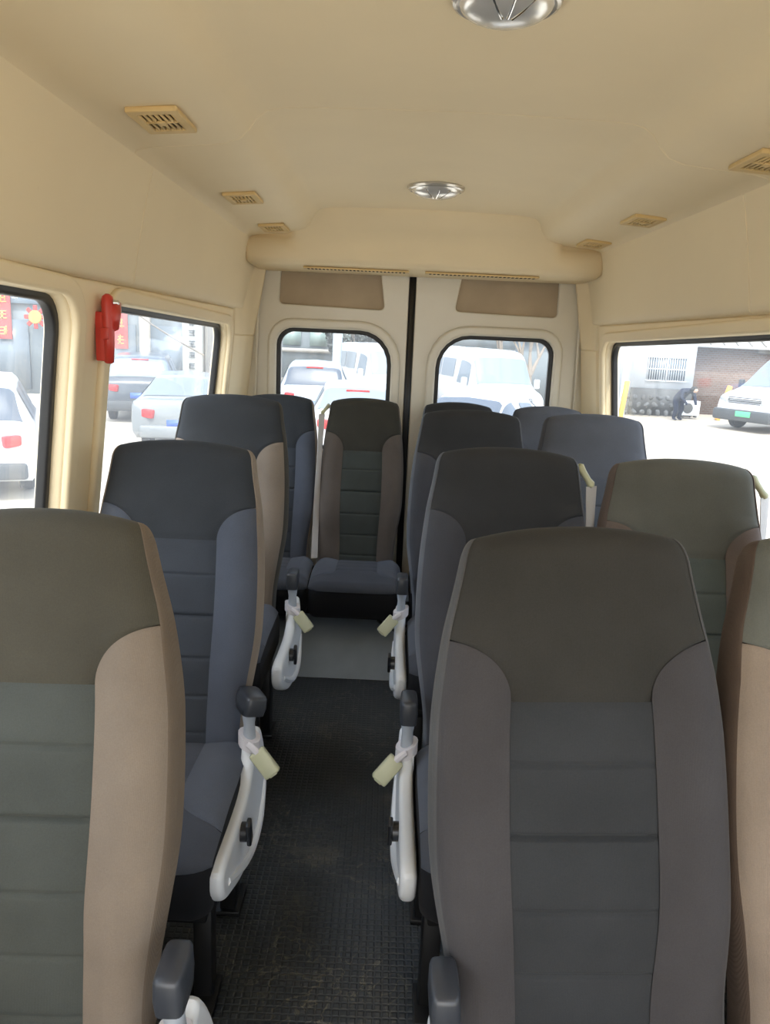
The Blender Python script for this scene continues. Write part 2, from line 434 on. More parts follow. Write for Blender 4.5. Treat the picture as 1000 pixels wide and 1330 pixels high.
# rear wall carrier around the doors + the two doors
YD = 4.28
def door(nm, x0, x1, wx0, wx1, side):
    d = struct(thing(nm, ((x0 + x1) / 2, YD, 0)))
    ox = -(x0 + x1) / 2
    big, sm = .17, .085
    rad = lambda k: (k * .6, k * .6, k * (big if side < 0 else sm) / .1, k * (sm if side < 0 else big) / .1)
    hole = rrect(wx0 + ox, .98, wx1 + ox, 1.612, 0, radii=(.06, .06, big if side < 0 else sm, sm if side < 0 else big))
    # trapezoid opening for the hardboard inset
    if side < 0: T = [(wx0 - .005, 1.745), (wx1 - .035, 1.735), (wx1 - .075, 2.02), (wx0 + .01, 2.02)]
    else: T = [(wx0 + .075, 1.745), (wx1 + .015, 1.735), (wx1 + .01, 2.02), (wx0 + .12, 2.02)]
    T = [(a + ox, b) for a, b in T]
    def rnd(P, r=.03, n=4):
        out = []
        for i in range(len(P)):
            p, a, b = Vector(P[i]), Vector(P[i - 1]), Vector(P[(i + 1) % len(P)])
            pa, pb = p + (a - p).normalized() * r, p + (b - p).normalized() * r
            for k in range(n + 1):
                t = k / n; q = pa * (1 - t) ** 2 + p * 2 * t * (1 - t) + pb * t * t; out.append((q.x, q.y))
        return out
    Tr = rnd(T)
    plate('door_skin', [[(x0 + ox - (.13 if side < 0 else 0), .05), (x1 + ox + (.13 if side > 0 else 0), .05), (x1 + ox, 2.12), (x0 + ox, 2.12)], hole, Tr], .03, M['door'], d, plane='XZ', at=.015, bev=.006)
    T2 = rnd([(a + (-.02 if i in (0, 3) else .02), b + (-.02 if i < 2 else .02)) for i, (a, b) in enumerate(T)])
    plate('inset_panel', [T2], .006, M['hardboard'], d, plane='XZ', at=.022)
    # raised pressed frame around the window
    big2, sm2 = .22, .13
    rr = (.08, .08, big2 if side < 0 else sm2, sm2 if side < 0 else big2)
    plate('window_frame', [rrect(wx0 + ox - .062, .93, wx1 + ox + .062, 1.672, 0, radii=rr), rrect(wx0 + ox - .012, .97, wx1 + ox + .012, 1.622, 0, radii=(.06, .06, rr[2] - .045, rr[3] - .04))], .034, M['door'], d, plane='XZ', at=-.004, bev=.014)
    r3 = (.06, .06, big if side < 0 else sm, sm if side < 0 else big)
    plate('rubber_seal', [rrect(wx0 + ox - .014, .966, wx1 + ox + .014, 1.626, 0, radii=tuple(q + .012 for q in r3)), rrect(wx0 + ox + .01, .99, wx1 + ox - .01, 1.602, 0, radii=tuple(max(.04, q - .01) for q in r3))], .03, M['rubber'], d, plane='XZ', at=.012, bev=.006)
    plate('glass', [rrect(wx0 + ox - .01, .97, wx1 + ox + .01, 1.622, 0, radii=r3)], .004, M['glassD'], d, plane='XZ', at=.02)
    return d
door('door_1', -.735, .088, -.605, -.005, -1)
door('door_2', .122, 1.03, .262, .875, 1)
struct(box('trim_23', (.105, 4.315, 1.05), (.05, .02, 2.1), M['rubber']))
struct(box('wall_rear', (CX, 4.34, 2.16), (1.9, .04, .1), M['trim']))
boxes('door_seal', [((.105, 4.292, 1.08), (.034, .03, 2.06))], M['rubber'], kind='structure')
bpy.data.objects['door_seal'].name = 'trim_24'
for s in (-1, 1):
    xx = CX + s * .888
    struct(tube('trim_%d' % (25 if s < 0 else 26), [(xx - s * .035, 4.262, 1.95), (xx - s * .005, 4.262, 1.4), (xx, 4.262, .3)], .008, M['door']))

# rear overhead duct (lofted across X)
def bulk_sec(k, drop=0):
    # k = 1 full height (merges with ceiling), k = 0 low end lip
    zt = lerp(2.080, 2.20, k)
    yf = lerp(3.905, 3.74, k)
    return [(4.27, zt), (yf + .05, zt), (yf - .01, lerp(2.072, 2.19, k)), (yf + .008, lerp(2.060, 2.14, k)), (lerp(3.90, 3.83, k), lerp(2.035, 2.085, k)), (lerp(3.892, 3.865, k), 2.03), (3.885, 1.99), (3.892, 1.955), (3.91, 1.93), (3.945, 1.916), (4.27, 1.912)]
stations = [(-.875, 0, .5), (-.868, 0, .8), (-.850, 0, 1), (-.672, 0, 1), (-.655, .10, 1), (-.635, .5, 1), (-.615, .9, 1), (-.598, 1, 1)]
stations = stations + [(-a, b, c) for a, b, c in reversed(stations)]
rows = []
for w, k, sc in stations:
    q = bulk_sec(k); cz = 1.985
    rows.append([(CX + w, 4.27 - (4.27 - y) * lerp(.9, 1, (sc - .5) * 2) , cz + (z - cz) * sc) for y, z in q])
bulk = struct(grid('trim_30', rows, M['trim'], closed=True, ang=75))
for x0, x1 in ((-.445, .075), (.155, .715)):
    xm = (x0 + x1) / 2
    v = tag(thing('air_grille', (xm, 3.965, 1.912), 0), 'long narrow beige air grille under the rear duct, %s of the door gap' % ('left' if x0 < 0 else 'right'), 'vent')
    box('frame', (0, 0, -.002), (x1 - x0, .055, .008), M['vent'], v, bev=.003)
    n = 26; w = (x1 - x0) - .03
    boxes('slots', [((-w / 2 + w * (i + .5) / n, 0, -.0065), (w / n * .52, .036, .003)) for i in range(n)], M['vent_slot'], v)

# square cove vents
vent_pos = [(-1, 1.93), (-1, 2.93), (-1, 3.67), (1, 2.04), (1, 3.0), (1, 3.70)]
vlab = ['square beige air vent in the left roof duct, nearest and largest', 'square beige air vent in the left roof duct, middle of three', 'square beige air vent at the rear end of the left roof duct',
        'square beige air vent in the right roof duct cut by the photo edge', 'square beige air vent in the right roof duct, middle of three', 'square beige air vent at the rear end of the right roof duct']
vproto = None
def mk_vent():
    v = thing('air_vent', (0, 0, 0))
    plate('frame', [rrect(-.058, -.095, .058, .095, .006), rrect(-.038, -.066, .038, .066, .004)], .012, M['vent'], v, plane='XY', at=-.004, bev=.003)
    box('backing', (0, 0, .0), (.08, .135, .004), M['vent_slot'], v)
    bars = [((-.038 + .076 * i / 6, 0, -.006), (.0052, .132, .005)) for i in range(7)] + [((0, 0, -.006), (.076, .006, .008))]
    boxes('slats', bars, M['vent'], v)
    box('lever', (0, 0, -.010), (.02, .028, .006), M['vent'], v, bev=.002)
    return v
for i, (s, y) in enumerate(vent_pos):
    v = vproto if (vproto is not None and False) else None
    if vproto is None: vproto = mk_vent(); v = vproto
    else: v = copy_tree(vproto)
    v.location = (CX + s * (.695 if s < 0 else .76), y, 2.055 if s < 0 else 2.0505)
    v.rotation_euler = (0, s * R(4), 0)
    tag(v, vlab[i], 'vent', 'square vents in the roof ducts')

# dome lights
def mk_light():
    l = thing('dome_light', (0, 0, 0))
    lathe('ring', [(.112, 0), (.113, -.006), (.109, -.013), (.102, -.016), (.096, -.014), (.096, 0)], M['lamp_ring'], l)
    lathe('lens', [(.097, -.012), (.092, -.021), (.082, -.029), (.066, -.036), (.045, -.041), (.02, -.044), (0, -.045)], M['lamp_lens'], l)
    for k, a in enumerate((-.45, .1, .6)):
        c, s_ = math.sin(a), -math.cos(a)
        tube('lens_rib', [(c * .02, s_ * .02, -.0445), (c * .055, s_ * .055, -.0395), (c * .09, s_ * .09, -.024)], .003, M['chrome'], l)
    return l
la = mk_light(); la.location = (CX + .03, 1.50, 2.168); la.scale = (.86, .86, .86)
tag(la, 'round chrome dome light on the ceiling cut by the top of the photo', 'ceiling light', 'ceiling dome lights')
lb = copy_tree(la); lb.location = (CX + .005, 3.20, 2.168); lb.scale = (1, 1, 1)
tag(lb, 'round chrome dome light on the ceiling in front of the rear duct', 'ceiling light', 'ceiling dome lights')

# emergency hammer on the left pillar
hm = tag(thing('emergency_hammer', (CX - .936, 2.13, 1.575)), 'red plastic emergency hammer in its holder on the left window pillar', 'hammer')
def swept(name, st, m, parent, n=14):
    """st = (z, ycentre, halfy, halfx, xoff) ellipse stations"""
    rows = []
    for z, yc, hy, hx, xo in st:
        rows.append([(xo + hx * math.cos(2 * PI * i / n), yc + hy * math.sin(2 * PI * i / n), z) for i in range(n)])
    return grid(name, rows, m, parent, closed=True, ang=70)
swept('handle', [(-.092, 0, .006, .006, .028), (-.088, 0, .017, .012, .028), (-.03, -.001, .019, .014, .030), (0, -.004, .017, .015, .03), (.02, -.005, .018, .015, .03), (.07, -.004, .022, .016, .03), (.085, -.004, .018, .013, .03), (.092, -.004, .006, .005, .03)], M['hammer'], hm)
swept('hammer_head', [(-.008, .01, .006, .008, .030), (.0, .01, .024, .018, .034), (.04, .012, .03, .022, .036), (.065, .018, .034, .02, .034), (.075, .02, .02, .010, .030)], M['hammer'], hm)
lathe('metal_tip', [(0, .014), (.006, .012), (.007, 0), (0, 0)], M['chrome'], hm, n=14, mtx=Matrix.Translation((.048, -.006, .07)) @ Matrix.Rotation(PI / 2, 4, 'Y'))
box('holder', (.012, .004, -.02), (.030, .036, .13), M['hammer'], hm, bev=.004)
box('holder_clip', (.026, -.022, -.012), (.022, .008, .03), M['hammer'], hm, bev=.003)
box('label_plate', (.052, .026, .058), (.002, .022, .026), mat('faded_label', (.65, .38, .33), .6), hm)

# raised rear floor step, grey vinyl
rows = []
for x in (CX - 1.03, CX + 1.03):
    rows.append([(x, y, z) for y, z in [(4.27, 0.002), (4.27, .235), (3.64, .235), (3.58, .228), (3.53, .212), (3.49, .185), (3.455, .14), (3.43, .085), (3.405, .03), (3.395, .002)]])
st = grid('floor_step', rows, M['hump'], closed=True, ang=75); st.name = 'floor_step'; struct(st)

tag(tube('cable', [(.0, 3.57, .236), (.02, 3.54, .230), (.07, 3.51, .214), (.16, 3.49, .197), (.26, 3.50, .206)], .008, M['plastic_black']), 'black cable lying on the grey rear floor step', 'cable')
tube('loop', [(.03, 3.545, .232), (.06, 3.535, .229), (.12, 3.53, .226), (.26, 3.54, .229)], .007, M['plastic_black'], bpy.data.objects['cable'])

# ------------------------------------------------------------------ seats
BL = .865           # backrest length
def hw(t):
    w = smooth_interp([(0, .222), (.12, .223), (.24, .232), (.36, .240), (.5, .241), (.64, .236), (.78, .224), (.9, .208), (1.0, .197)], t)
    if t > .955: w -= .020 * (1 - math.sqrt(max(0, 1 - ((t - .955) / .045) ** 2)))
    return w
def hd(t):
    d = smooth_interp([(0, .060), (.15, .062), (.3, .070), (.5, .068), (.8, .06), (1, .052)], t)
    if t > .94: d *= math.sqrt(max(.0, 1 - ((t - .94) / .06) ** 2)) 
    return max(d, .0015)
def yc(t):
    return smooth_interp([(0, .02), (.15, .008), (.3, -.008), (.5, .0), (.75, .008), (.9, .004), (1, .0)], t)
NEXP = 3.6
S0 = .955
SEAM = 1.0
def front_y(s, t):
    a = min(.9999, abs(s)) ** NEXP
    y = -hd(t) * (1 - a) ** (1 / NEXP)
    # bolsters stand proud of the insert
    if t < .82:
        k = min(1, (.82 - t) / .1)
        b = 1 / (1 + math.exp(-(abs(s) - .56) * 22)) * math.exp(-((abs(s) - .78) / .22) ** 2 * .6)
        y -= .020 * b * k * min(1, t / .08 + .3)
    return y
GRO = [.566, .438, .305, .18, .06]      # stitched grooves across the insert
def groove(t, amp=.005, wdt=.0055):
    g = 0
    for i, q in enumerate(GRO):
        g += (amp * (1.9 if i == 1 else 1)) * math.exp(-((t - q) / wdt) ** 2)
    g += .004 * math.exp(-((t - TI) / .008) ** 2)
    # slight pillows between
    return g
TI, TB = .678, .787      # insert top / bolster top (outer)
A_IN = .482              # insert half width as share of half width
def si(t):
    if t <= TI: return A_IN
    u = min(1, (t - TI) / (TB - TI))
    return 1 - (1 - A_IN) * math.sqrt(max(0, 1 - u * u)) if u < 1 else 1.0

def seat_meshes():
    """return dict of base meshes (local, un-tilted, z along the backrest)"""
    out = {}
    def pt(s, t, dy=0):
        z = t * BL - .020 * abs(s) ** 2.2 * max(0, (t - .8) / .2)
        return (s * hw(t), yc(t) + front_y(s, t) + dy, z)
    def seam(dist): return .0045 * math.exp(-(dist / .012) ** 2)
    # insert
    ts = sorted(set([i / 90 * TI for i in range(91)] + [q + d for q in GRO for d in (-.008, -.004, 0, .004, .008)]))
    rows = []
    for t in ts:
        r = []
        for i in range(25):
            s = -A_IN + 2 * A_IN * i / 24
            e = (A_IN - abs(s)) * hw(t)
            r.append(pt(s, t, groove(t) * min(1, e / .012 + .3) + seam(e)))
        rows.append(r)
    out['insert'] = rows
    # headrest
    rows = []; n = 56
    for j in range(n + 1):
        v = j / n
        t = TI + (1 - TI) * (1 - (1 - v) ** 1.35)
        lim = min(si(t), S0)
        r = []
        for i in range(33):
            q = math.sin((-1 + 2 * i / 32) * PI / 2) * .5 + (-1 + 2 * i / 32) * .5
            s = lim * q
            e = (lim - abs(s)) * hw(t)
            dd = seam(e) + .004 * math.exp(-((t - TI) * BL / .012) ** 2)
            r.append(pt(s, t, dd))
        rows.append(r)
    out['headrest'] = rows
    # bolsters
    for sg in (-1, 1):
        rows = []; n = 80
        for j in range(n + 1):
            v = j / n; t = TB * .9985 * (1 - (1 - v) ** 1.5)
            a = min(si(t), S0)
            r = []
            for i in range(15):
                s = lerp(a, S0, 1 - (1 - i / 14) ** 1.7); e = (s - a) * hw(t); e2 = (S0 - s) * hw(t)
                x, y, z = pt(sg * s, t, seam(e) * .6 + .003 * math.exp(-(e2 / .006) ** 2))
                r.append((x, y, z))
            if sg < 0: r.reverse()
            rows.append(r)
        out['bol%d' % sg] = rows
    # side panels (from S0 round to the back) and back
    th0 = math.acos(S0 ** (NEXP / 2))
    def sup(th, t):
        c, s_ = math.cos(th), math.sin(th)
        x = hw(t) * math.copysign(abs(c) ** (2 / NEXP), c); y = -hd(t) * math.copysign(abs(s_) ** (2 / NEXP), s_)
        return x, y
    for sg in (-1, 1):
        rows = []
        for j in range(71):
            t = 1 - (1 - j / 70) ** 1.4
            r = []
            for i in range(15):
                th = lerp(th0, -th0, i / 14)
                x, y = sup(th, t)
                s = abs(x) / hw(t)
                if i == 0: y = front_y(S0, t) + .003
                if y < 0 and i > 0 and t < .82:
                    y = y + (front_y(S0, t) + hd(t) * (1 - S0 ** NEXP) ** (1 / NEXP)) * (1 - i / 15) ** 3
                z = t * BL - .020 * s ** 2.2 * max(0, (t - .8) / .2)
                r.append((sg * x, yc(t) + y, z))
            if sg < 0: r.reverse()
            rows.append(r)
        out['side%d' % sg] = rows
    rows = []
    for j in range(51):
        t = 1 - (1 - j / 50) ** 1.4
        r = []
        for i in range(17):
            s = lerp(S0, -S0, i / 16)
            y = hd(t) * (1 - abs(s) ** NEXP) ** (1 / NEXP)
            z = t * BL - .020 * abs(s) ** 2.2 * max(0, (t - .8) / .2)
            r.append((s * hw(t), yc(t) + y, z))
        rows.append(r)
    out['back'] = rows
    return out
SM = seat_meshes()

def mk_seat(fk, side, armrest=True, legs=True, buckle=True, belt=0, capyaw=0.0, extra_z=0.0, tilt=13.0, W=.226, D=.49, cushion=True, legpos=None, arm_off=0.0, arm_z=0.0, backonly=False, belt_y=0.0, ntop=0.0):
    """side = +1: aisle on +X side (left-hand column); -1: aisle on -X side"""
    f = F_[fk]
    root = thing('passenger_seat', (0, 0, 0))
    ZB = .455 + extra_z
    T = Matrix.Translation((0, .03, ZB - .02)) @ Matrix.Rotation(-R(tilt), 4, 'X')
    def bk(nm, key, m, par):
        o = grid(nm, SM[key], m, par, ang=60)
        for v in o.data.vertices:          # the aisle side tucks in above the hip, the other side flares
            q = max(0, 1 - v.co.z / (.42 * BL)); q = q * q * (3 - 2 * q); e = min(1, abs(v.co.x) / .22) ** 2
            v.co.x *= 1 + ((-.09 if v.co.x * side > 0 else .10) * q * e)
            if ntop: v.co.x *= 1 - ntop * min(1, max(0, (v.co.z / BL - .62) / .33)) ** 1.5
        o.data.transform(T); return o
    back = bk('backrest', 'back', f['side'], root)
    bk('insert_panel', 'insert', f['ins'], back)
    bk('headrest', 'headrest', f['head'], back)
    bk('side_bolster', 'bol-1', f['bol'], back); bk('side_bolster', 'bol1', f['bol'], back)
    bk('side_panel', 'side-1', f['side'], back); bk('side_panel', 'side1', f['side'], back)
    # cushion
    V1, V2, CI = .50, .70, .46
    def cp(u, v):
        """u in -1..1 across, v in 0..1 from the backrest over the front roll"""
        RR = .042; L1 = D - RR; A = RR * PI / 2; q = v * (L1 + A)
        a = abs(u)
        w_ = W * (.985 + .015 * min(1, v * 3))
        crown = .012 * math.sin(PI * min(1, q / L1)) + .012 * math.exp(-((a - .76) / .2) ** 2) * min(1, max(0, (V2 - v) / .15)) - .030 * a ** 10
        if q <= L1: y, z = -q, crown
        else:
            th = (q - L1) / RR; y = -L1 - RR * math.sin(th); z = crown * math.cos(th) - RR * (1 - math.cos(th))
        y += .035 * a ** 7 * max(0, (v - .75) / .25)
        return (u * w_, y, ZB + .012 + z)
    def ci(v):
        if v <= V1: return CI
        k = min(1, (v - V1) / (V2 - V1)); return 1 - (1 - CI) * math.sqrt(max(0, 1 - k * k))
    def sm(e): return .004 * math.exp(-(e / .010) ** 2)
    def cpatch(f0, f1, v0, v1, nx, ny, cross=()):
        rows = []
        for j in range(ny + 1):
            v = lerp(v0, v1, j / ny); r = []
            a_, b_ = f0(v), f1(v)
            for i in range(nx + 1):
                u = lerp(a_, b_, i / nx); x, y, z = cp(u, v)
                e = min(abs(u - a_) if abs(a_) < .99 else 9, abs(u - b_) if abs(b_) < .99 else 9) * W
                dz = sm(e) + sum(.004 * math.exp(-((v - c) / .012) ** 2) for c in cross)
                r.append((x, y, z - dz))
            rows.append(r)
        return rows
    def ring(z, w, inset):
        pts = []
        yf, yb = -D + inset, .03
        rr = .045
        for (cx, cy, a0) in ((w - rr, yf + rr, -PI / 2), (w - rr, yb - .02, 0), (-w + rr, yb - .02, PI / 2), (-w + rr, yf + rr, PI)):
            q = rr if cy < -.1 else .02
            if cy > -.1: cx = math.copysign(w - .02, cx)
            for i in range(6):
                a = a0 + i / 5 * PI / 2; pts.append((cx + q * math.cos(a), cy + q * math.sin(a), z))
        return pts
    rows = [ring(ZB - .012, W * .93, .05), ring(ZB - .026, W * .975, .012), ring(ZB - .036, W * .992, .003), ring(ZB - .065, W, 0), ring(ZB - .12, W, .004), ring(ZB - .150, W * .985, .012), ring(ZB - .168, W * .95, .03), ring(ZB - .175, W * .88, .055)]
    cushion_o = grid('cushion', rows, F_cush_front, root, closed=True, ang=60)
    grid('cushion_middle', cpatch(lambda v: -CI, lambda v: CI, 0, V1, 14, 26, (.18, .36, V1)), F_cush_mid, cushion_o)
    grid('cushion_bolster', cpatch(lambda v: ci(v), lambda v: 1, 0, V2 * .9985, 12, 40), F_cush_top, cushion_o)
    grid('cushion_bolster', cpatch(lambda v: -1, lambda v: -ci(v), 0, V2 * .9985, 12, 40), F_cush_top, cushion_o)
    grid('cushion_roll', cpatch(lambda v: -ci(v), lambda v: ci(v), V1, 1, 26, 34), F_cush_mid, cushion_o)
    # under-frame and legs
    if not backonly:
        fr = box('under_frame', (0, -.21, ZB - .20), (.40, .40, .04), M['steel_black'], root, bev=.006)
        zl = ZB - .2
        for sg in (-1, 1):
            xl = sg * (.185)
            l = box('leg', (xl, -.36, zl / 2), (.045, .055, zl), M['steel_black'], root, bev=.006)
            box('foot', (xl, -.38, .008), (.07, .12, .016), M['steel_black'], l, bev=.004)
            l = box('leg', (xl, -.06, zl / 2), (.045, .075, zl), M['steel_black'], root, bev=.006)
            box('foot', (xl, -.05, .008), (.07, .12, .016), M['steel_black'], l, bev=.004)
    if armrest:
        a = side; xa = a * (.252 + arm_off); ZA = ZB + arm_z
        # white side shield, swept outline in the YZ plane
        O = [(-.44, ZB - .04), (-.465, ZB - .075), (-.44, ZB - .13), (-.34, ZB - .185), (-.22, ZB - .235), (-.06, ZB - .27), (.08, ZB - .275), (.15, ZB - .24), (.165, ZB - .17), (.12, ZB - .06), (.05, ZB + .04), (.012, ZA + .065), (-.012, ZA + .08), (-.05, ZA + .08), (-.062, ZA + .06), (-.062, ZB + .02), (-.09, ZB - .02), (-.17, ZB - .045), (-.3, ZB - .045)]
        # smooth the outline
        P = []
        n = len(O)
        for i in range(n):
            p0, p1, p2, p3 = [Vector(O[(i + k - 1) % n]) for k in range(4)]
            for q in range(4):
                t = q / 4
                v = .5 * ((2 * p1) + (-p0 + p2) * t + (2 * p0 - 5 * p1 + 4 * p2 - p3) * t * t + (-p0 + 3 * p1 - 3 * p2 + p3) * t ** 3)
                P.append((v.x, v.y))
        sh = plate('side_shield', [P], .038, M['shield'], root, plane='YZ', at=xa, bev=.015)
        # raised rib along the lower edge of the shield
        tube('shield_rib', [(xa + a * .012, .12, ZB - .15), (xa + a * .02, .06, ZB - .235), (xa + a * .022, -.1, ZB - .24), (xa + a * .02, -.25, ZB - .19), (xa + a * .012, -.40, ZB - .11)], .012, M['shield'], sh)
        kn = lathe('recline_knob', [(0, .02), (.018, .02), (.024, .014), (.024, -.01), (.03, -.014), (.03, -.03), (0, -.03)], M['plastic_black'], root, n=20, mtx=Matrix.Translation((xa + a * .02, -.25, ZB - .085)) @ Matrix.Rotation(a * PI / 2, 4, 'Y'))
        box('lever', (0, 0, 0), (.012, .03, .075), M['plastic_black'], kn, bev=.004)
        kn.children[0].location = (xa + a * .040, -.255, ZB - .082); kn.children[0].rotation_euler = (R(18), 0, 0)
        # arm: grey post and dark cap
        ps = grid('arm_post', [[(xa + dx * wq, -.035 + dy * dq + yo, z) for dx, dy in [(math.cos(q * PI / 6), math.sin(q * PI / 6)) for q in range(12)]] for z, wq, dq, yo in [(ZA + .05, .019, .026, 0), (ZA + .085, .017, .024, .0), (ZA + .115, .015, .022, -.003), (ZA + .145, .019, .026, -.006), (ZA + .16, .019, .026, -.008)]], M['post'], root, closed=True, ang=60)
        cap = grid('armrest_pad', [[(dx * wq, dy * dq, z) for dx, dy in [(math.copysign(abs(math.cos(q * PI / 12)) ** .4, math.cos(q * PI / 12)), math.copysign(abs(math.sin(q * PI / 12)) ** .4, math.sin(q * PI / 12))) for q in range(24)]] for z, wq, dq in [(.0, .019, .032), (.002, .0225, .040), (.03, .0240, .046), (.060, .0225, .046), (.066, .021, .044), (.069, .018, .040)]], M['cap'], root, closed=True, ang=60)
        cap.location = (xa, -.035, ZA + .15); cap.rotation_euler = (R(0), capyaw * .35, capyaw)
        if capyaw: cap.scale = (1.35, 1.0, .8)
        if buckle:
            # webbing sleeve wrapped round the post and the buckle hanging into the aisle
            rows = []
            for (ox, oz, w_, th) in [(0, 0, 0, 0)]:
                pass
            slv = grid('buckle_strap', [[(xa + (.030 * math.cos(q * PI / 8)) , -.035 + .038 * math.sin(q * PI / 8), ZA + .065 + a * .0 + .012 * math.cos(q * PI / 8) * -a + zz) for q in range(16)] for zz in (-.016, -.012, .012, .016)], M['sleeve'], root, closed=True, ang=60)
            b = thing('b', (0, 0, 0)); COL.objects.unlink(b); bpy.data.objects.remove(b)
            bu = box('belt_buckle', (0, 0, 0), (.046, .026, .078), M['buckle'], root, bev=.006, seg=3)
            bu.location = (xa + a * .050, -.085, ZA + .028); bu.rotation_euler = (R(-18), a * R(-38), a * R(12))
            box('release_button', (0, -.0, -.040), (.022, .014, .004), M['buckle'], bu, bev=.001)
            tube('stalk', [(xa + a * .004, -.074, ZA + .074), (xa + a * .018, -.082, ZA + .068), (xa + a * .03, -.084, ZA + .056)], .010, M['sleeve'], root)
    if belt:
        # shoulder belt guide at the top corner, strap running down beside the backrest
        s = belt
        gt = T @ Vector((s * .205, .012, BL * .955)); gb = T @ Vector((s * .243, belt_y, BL * .885))
        dr = (gb - gt)
        rows = []
        up = dr.normalized(); sx = Vector((0, 1, 0)).cross(up).normalized()
        for q, wa, da in [(0, .007, .010), (.08, .013, .013), (.35, .010, .011), (.7, .009, .010), (.9, .012, .013), (1.0, .007, .009)]:
            c = gt + dr * q
            rows.append([tuple(c + sx * wa * math.cos(k * PI / 6) + Vector((0, 1, 0)) * da * math.sin(k * PI / 6)) for k in range(12)])
        gd = grid('belt_guide', rows, M['buckle'], root, closed=True, ang=70)
        p0 = gb + Vector((-s * .002, 0, 0)); p1 = T @ Vector((s * .250, .03 + belt_y * 1.2, BL * .42)); p2 = T @ Vector((s * .250, .05 + belt_y * 1.6, .03))
        def strap(nm, A, w, th):
            rows = []
            for p, tw in A:
                ca, sa = math.cos(tw), math.sin(tw)
                rows.append([tuple(Vector(p) + Vector((ca * u * w - sa * v * th, sa * u * w + ca * v * th, 0))) for u, v in ((-1, -1), (1, -1), (1, 1), (-1, 1))])
            return grid(nm, rows, M['webbing'], root, closed=True, ang=30)
        strap('shoulder_belt', [(p0, .5), (lerp(p0, p1, .5), .9), (p1, .7), (p2, .4)], .019, .0012)
    return root

SEATS = []
def place(root, x, y, z=0, rz=0, label='', group='fabric passenger seats'):
    root.location = (x, y, z); root.rotation_euler = (0, 0, rz)
    tag(root, label, 'seat', group); SEATS.append(root)
XL, XA, XW = -.568, .345, .836
RB = [1.02, 1.945, 2.92]
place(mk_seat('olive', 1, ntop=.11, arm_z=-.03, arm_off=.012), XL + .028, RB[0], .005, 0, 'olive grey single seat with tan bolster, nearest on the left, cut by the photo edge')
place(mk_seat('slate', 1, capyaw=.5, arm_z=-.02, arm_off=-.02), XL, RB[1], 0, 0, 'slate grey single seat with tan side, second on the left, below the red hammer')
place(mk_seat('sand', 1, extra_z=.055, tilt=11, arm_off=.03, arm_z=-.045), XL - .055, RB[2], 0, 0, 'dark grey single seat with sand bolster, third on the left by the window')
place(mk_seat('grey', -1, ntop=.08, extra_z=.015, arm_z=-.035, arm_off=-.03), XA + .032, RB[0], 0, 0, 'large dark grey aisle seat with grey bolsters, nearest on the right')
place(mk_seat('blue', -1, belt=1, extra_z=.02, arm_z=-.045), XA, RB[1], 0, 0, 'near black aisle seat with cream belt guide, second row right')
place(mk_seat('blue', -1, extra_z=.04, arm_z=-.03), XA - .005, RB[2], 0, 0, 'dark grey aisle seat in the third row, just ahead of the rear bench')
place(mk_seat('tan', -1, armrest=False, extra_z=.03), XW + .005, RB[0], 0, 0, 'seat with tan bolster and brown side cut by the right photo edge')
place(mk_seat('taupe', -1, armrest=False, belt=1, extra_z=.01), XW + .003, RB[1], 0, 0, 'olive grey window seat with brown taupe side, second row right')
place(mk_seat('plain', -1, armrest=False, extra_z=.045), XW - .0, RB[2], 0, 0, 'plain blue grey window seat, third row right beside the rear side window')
bx = [-.560, -.118, .365, .83]
bl = ['blue grey rear bench seat at the left wall under the left rear door window', 'rear bench seat with brown bolsters at the end of the aisle',
      'rear bench seat mostly hidden behind the third row aisle seat', 'rear bench seat at the right half hidden behind the window seat']
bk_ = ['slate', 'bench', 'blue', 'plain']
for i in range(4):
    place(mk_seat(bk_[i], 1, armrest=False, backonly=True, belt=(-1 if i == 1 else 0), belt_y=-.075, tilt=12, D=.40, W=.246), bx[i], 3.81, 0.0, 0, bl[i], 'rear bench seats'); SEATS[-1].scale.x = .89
for q in (0, 3, 6): SEATS[q].rotation_euler.y = -R({0: .9, 3: 2.7, 6: 1.9}[q])
# bench support frame
tag(boxes('bench_frame', [((.135, 3.70, .252), (1.7, .16, .032))], M['steel_black'], bev=.004), 'black steel frame under the four rear bench seats', 'frame')

# ------------------------------------------------------------------ outside
def paint(name, c, **k): return mat(name, c, .28, coat=.5, noise=.01, **k)
P_white = paint('white_car_paint', (.50, .51, .53)); P_dark = paint('dark_car_paint', (.045, .055, .07))
P_silver = paint('silver_car_paint', (.20, .215, .22)); P_bluegrey = paint('pale_car_paint', (.30, .33, .37))
M['carglass'] = mat('car_glass', (.07, .085, .11), .3, spec=.3)
M['carglass2'] = mat('car_glass_pale', (.16, .19, .22), .3, spec=.4)
M['tail'] = mat('red_tail_lens', (.45, .012, .015), .2)
M['headl'] = mat('head_lamp_lens', (.35, .37, .38), .1, spec=.8)
M['tyre'] = mat('tyre', (.03, .03, .03), .8); M['rim'] = mat('rim', (.5, .5, .5), .3, metal=.6)
M['plate_blue'] = mat('blue_plate', (.05, .12, .5), .4); M['plate_green'] = mat('green_plate', (.1, .55, .25), .4)
M['blackbump'] = mat('black_bumper', (.05, .055, .06), .5)

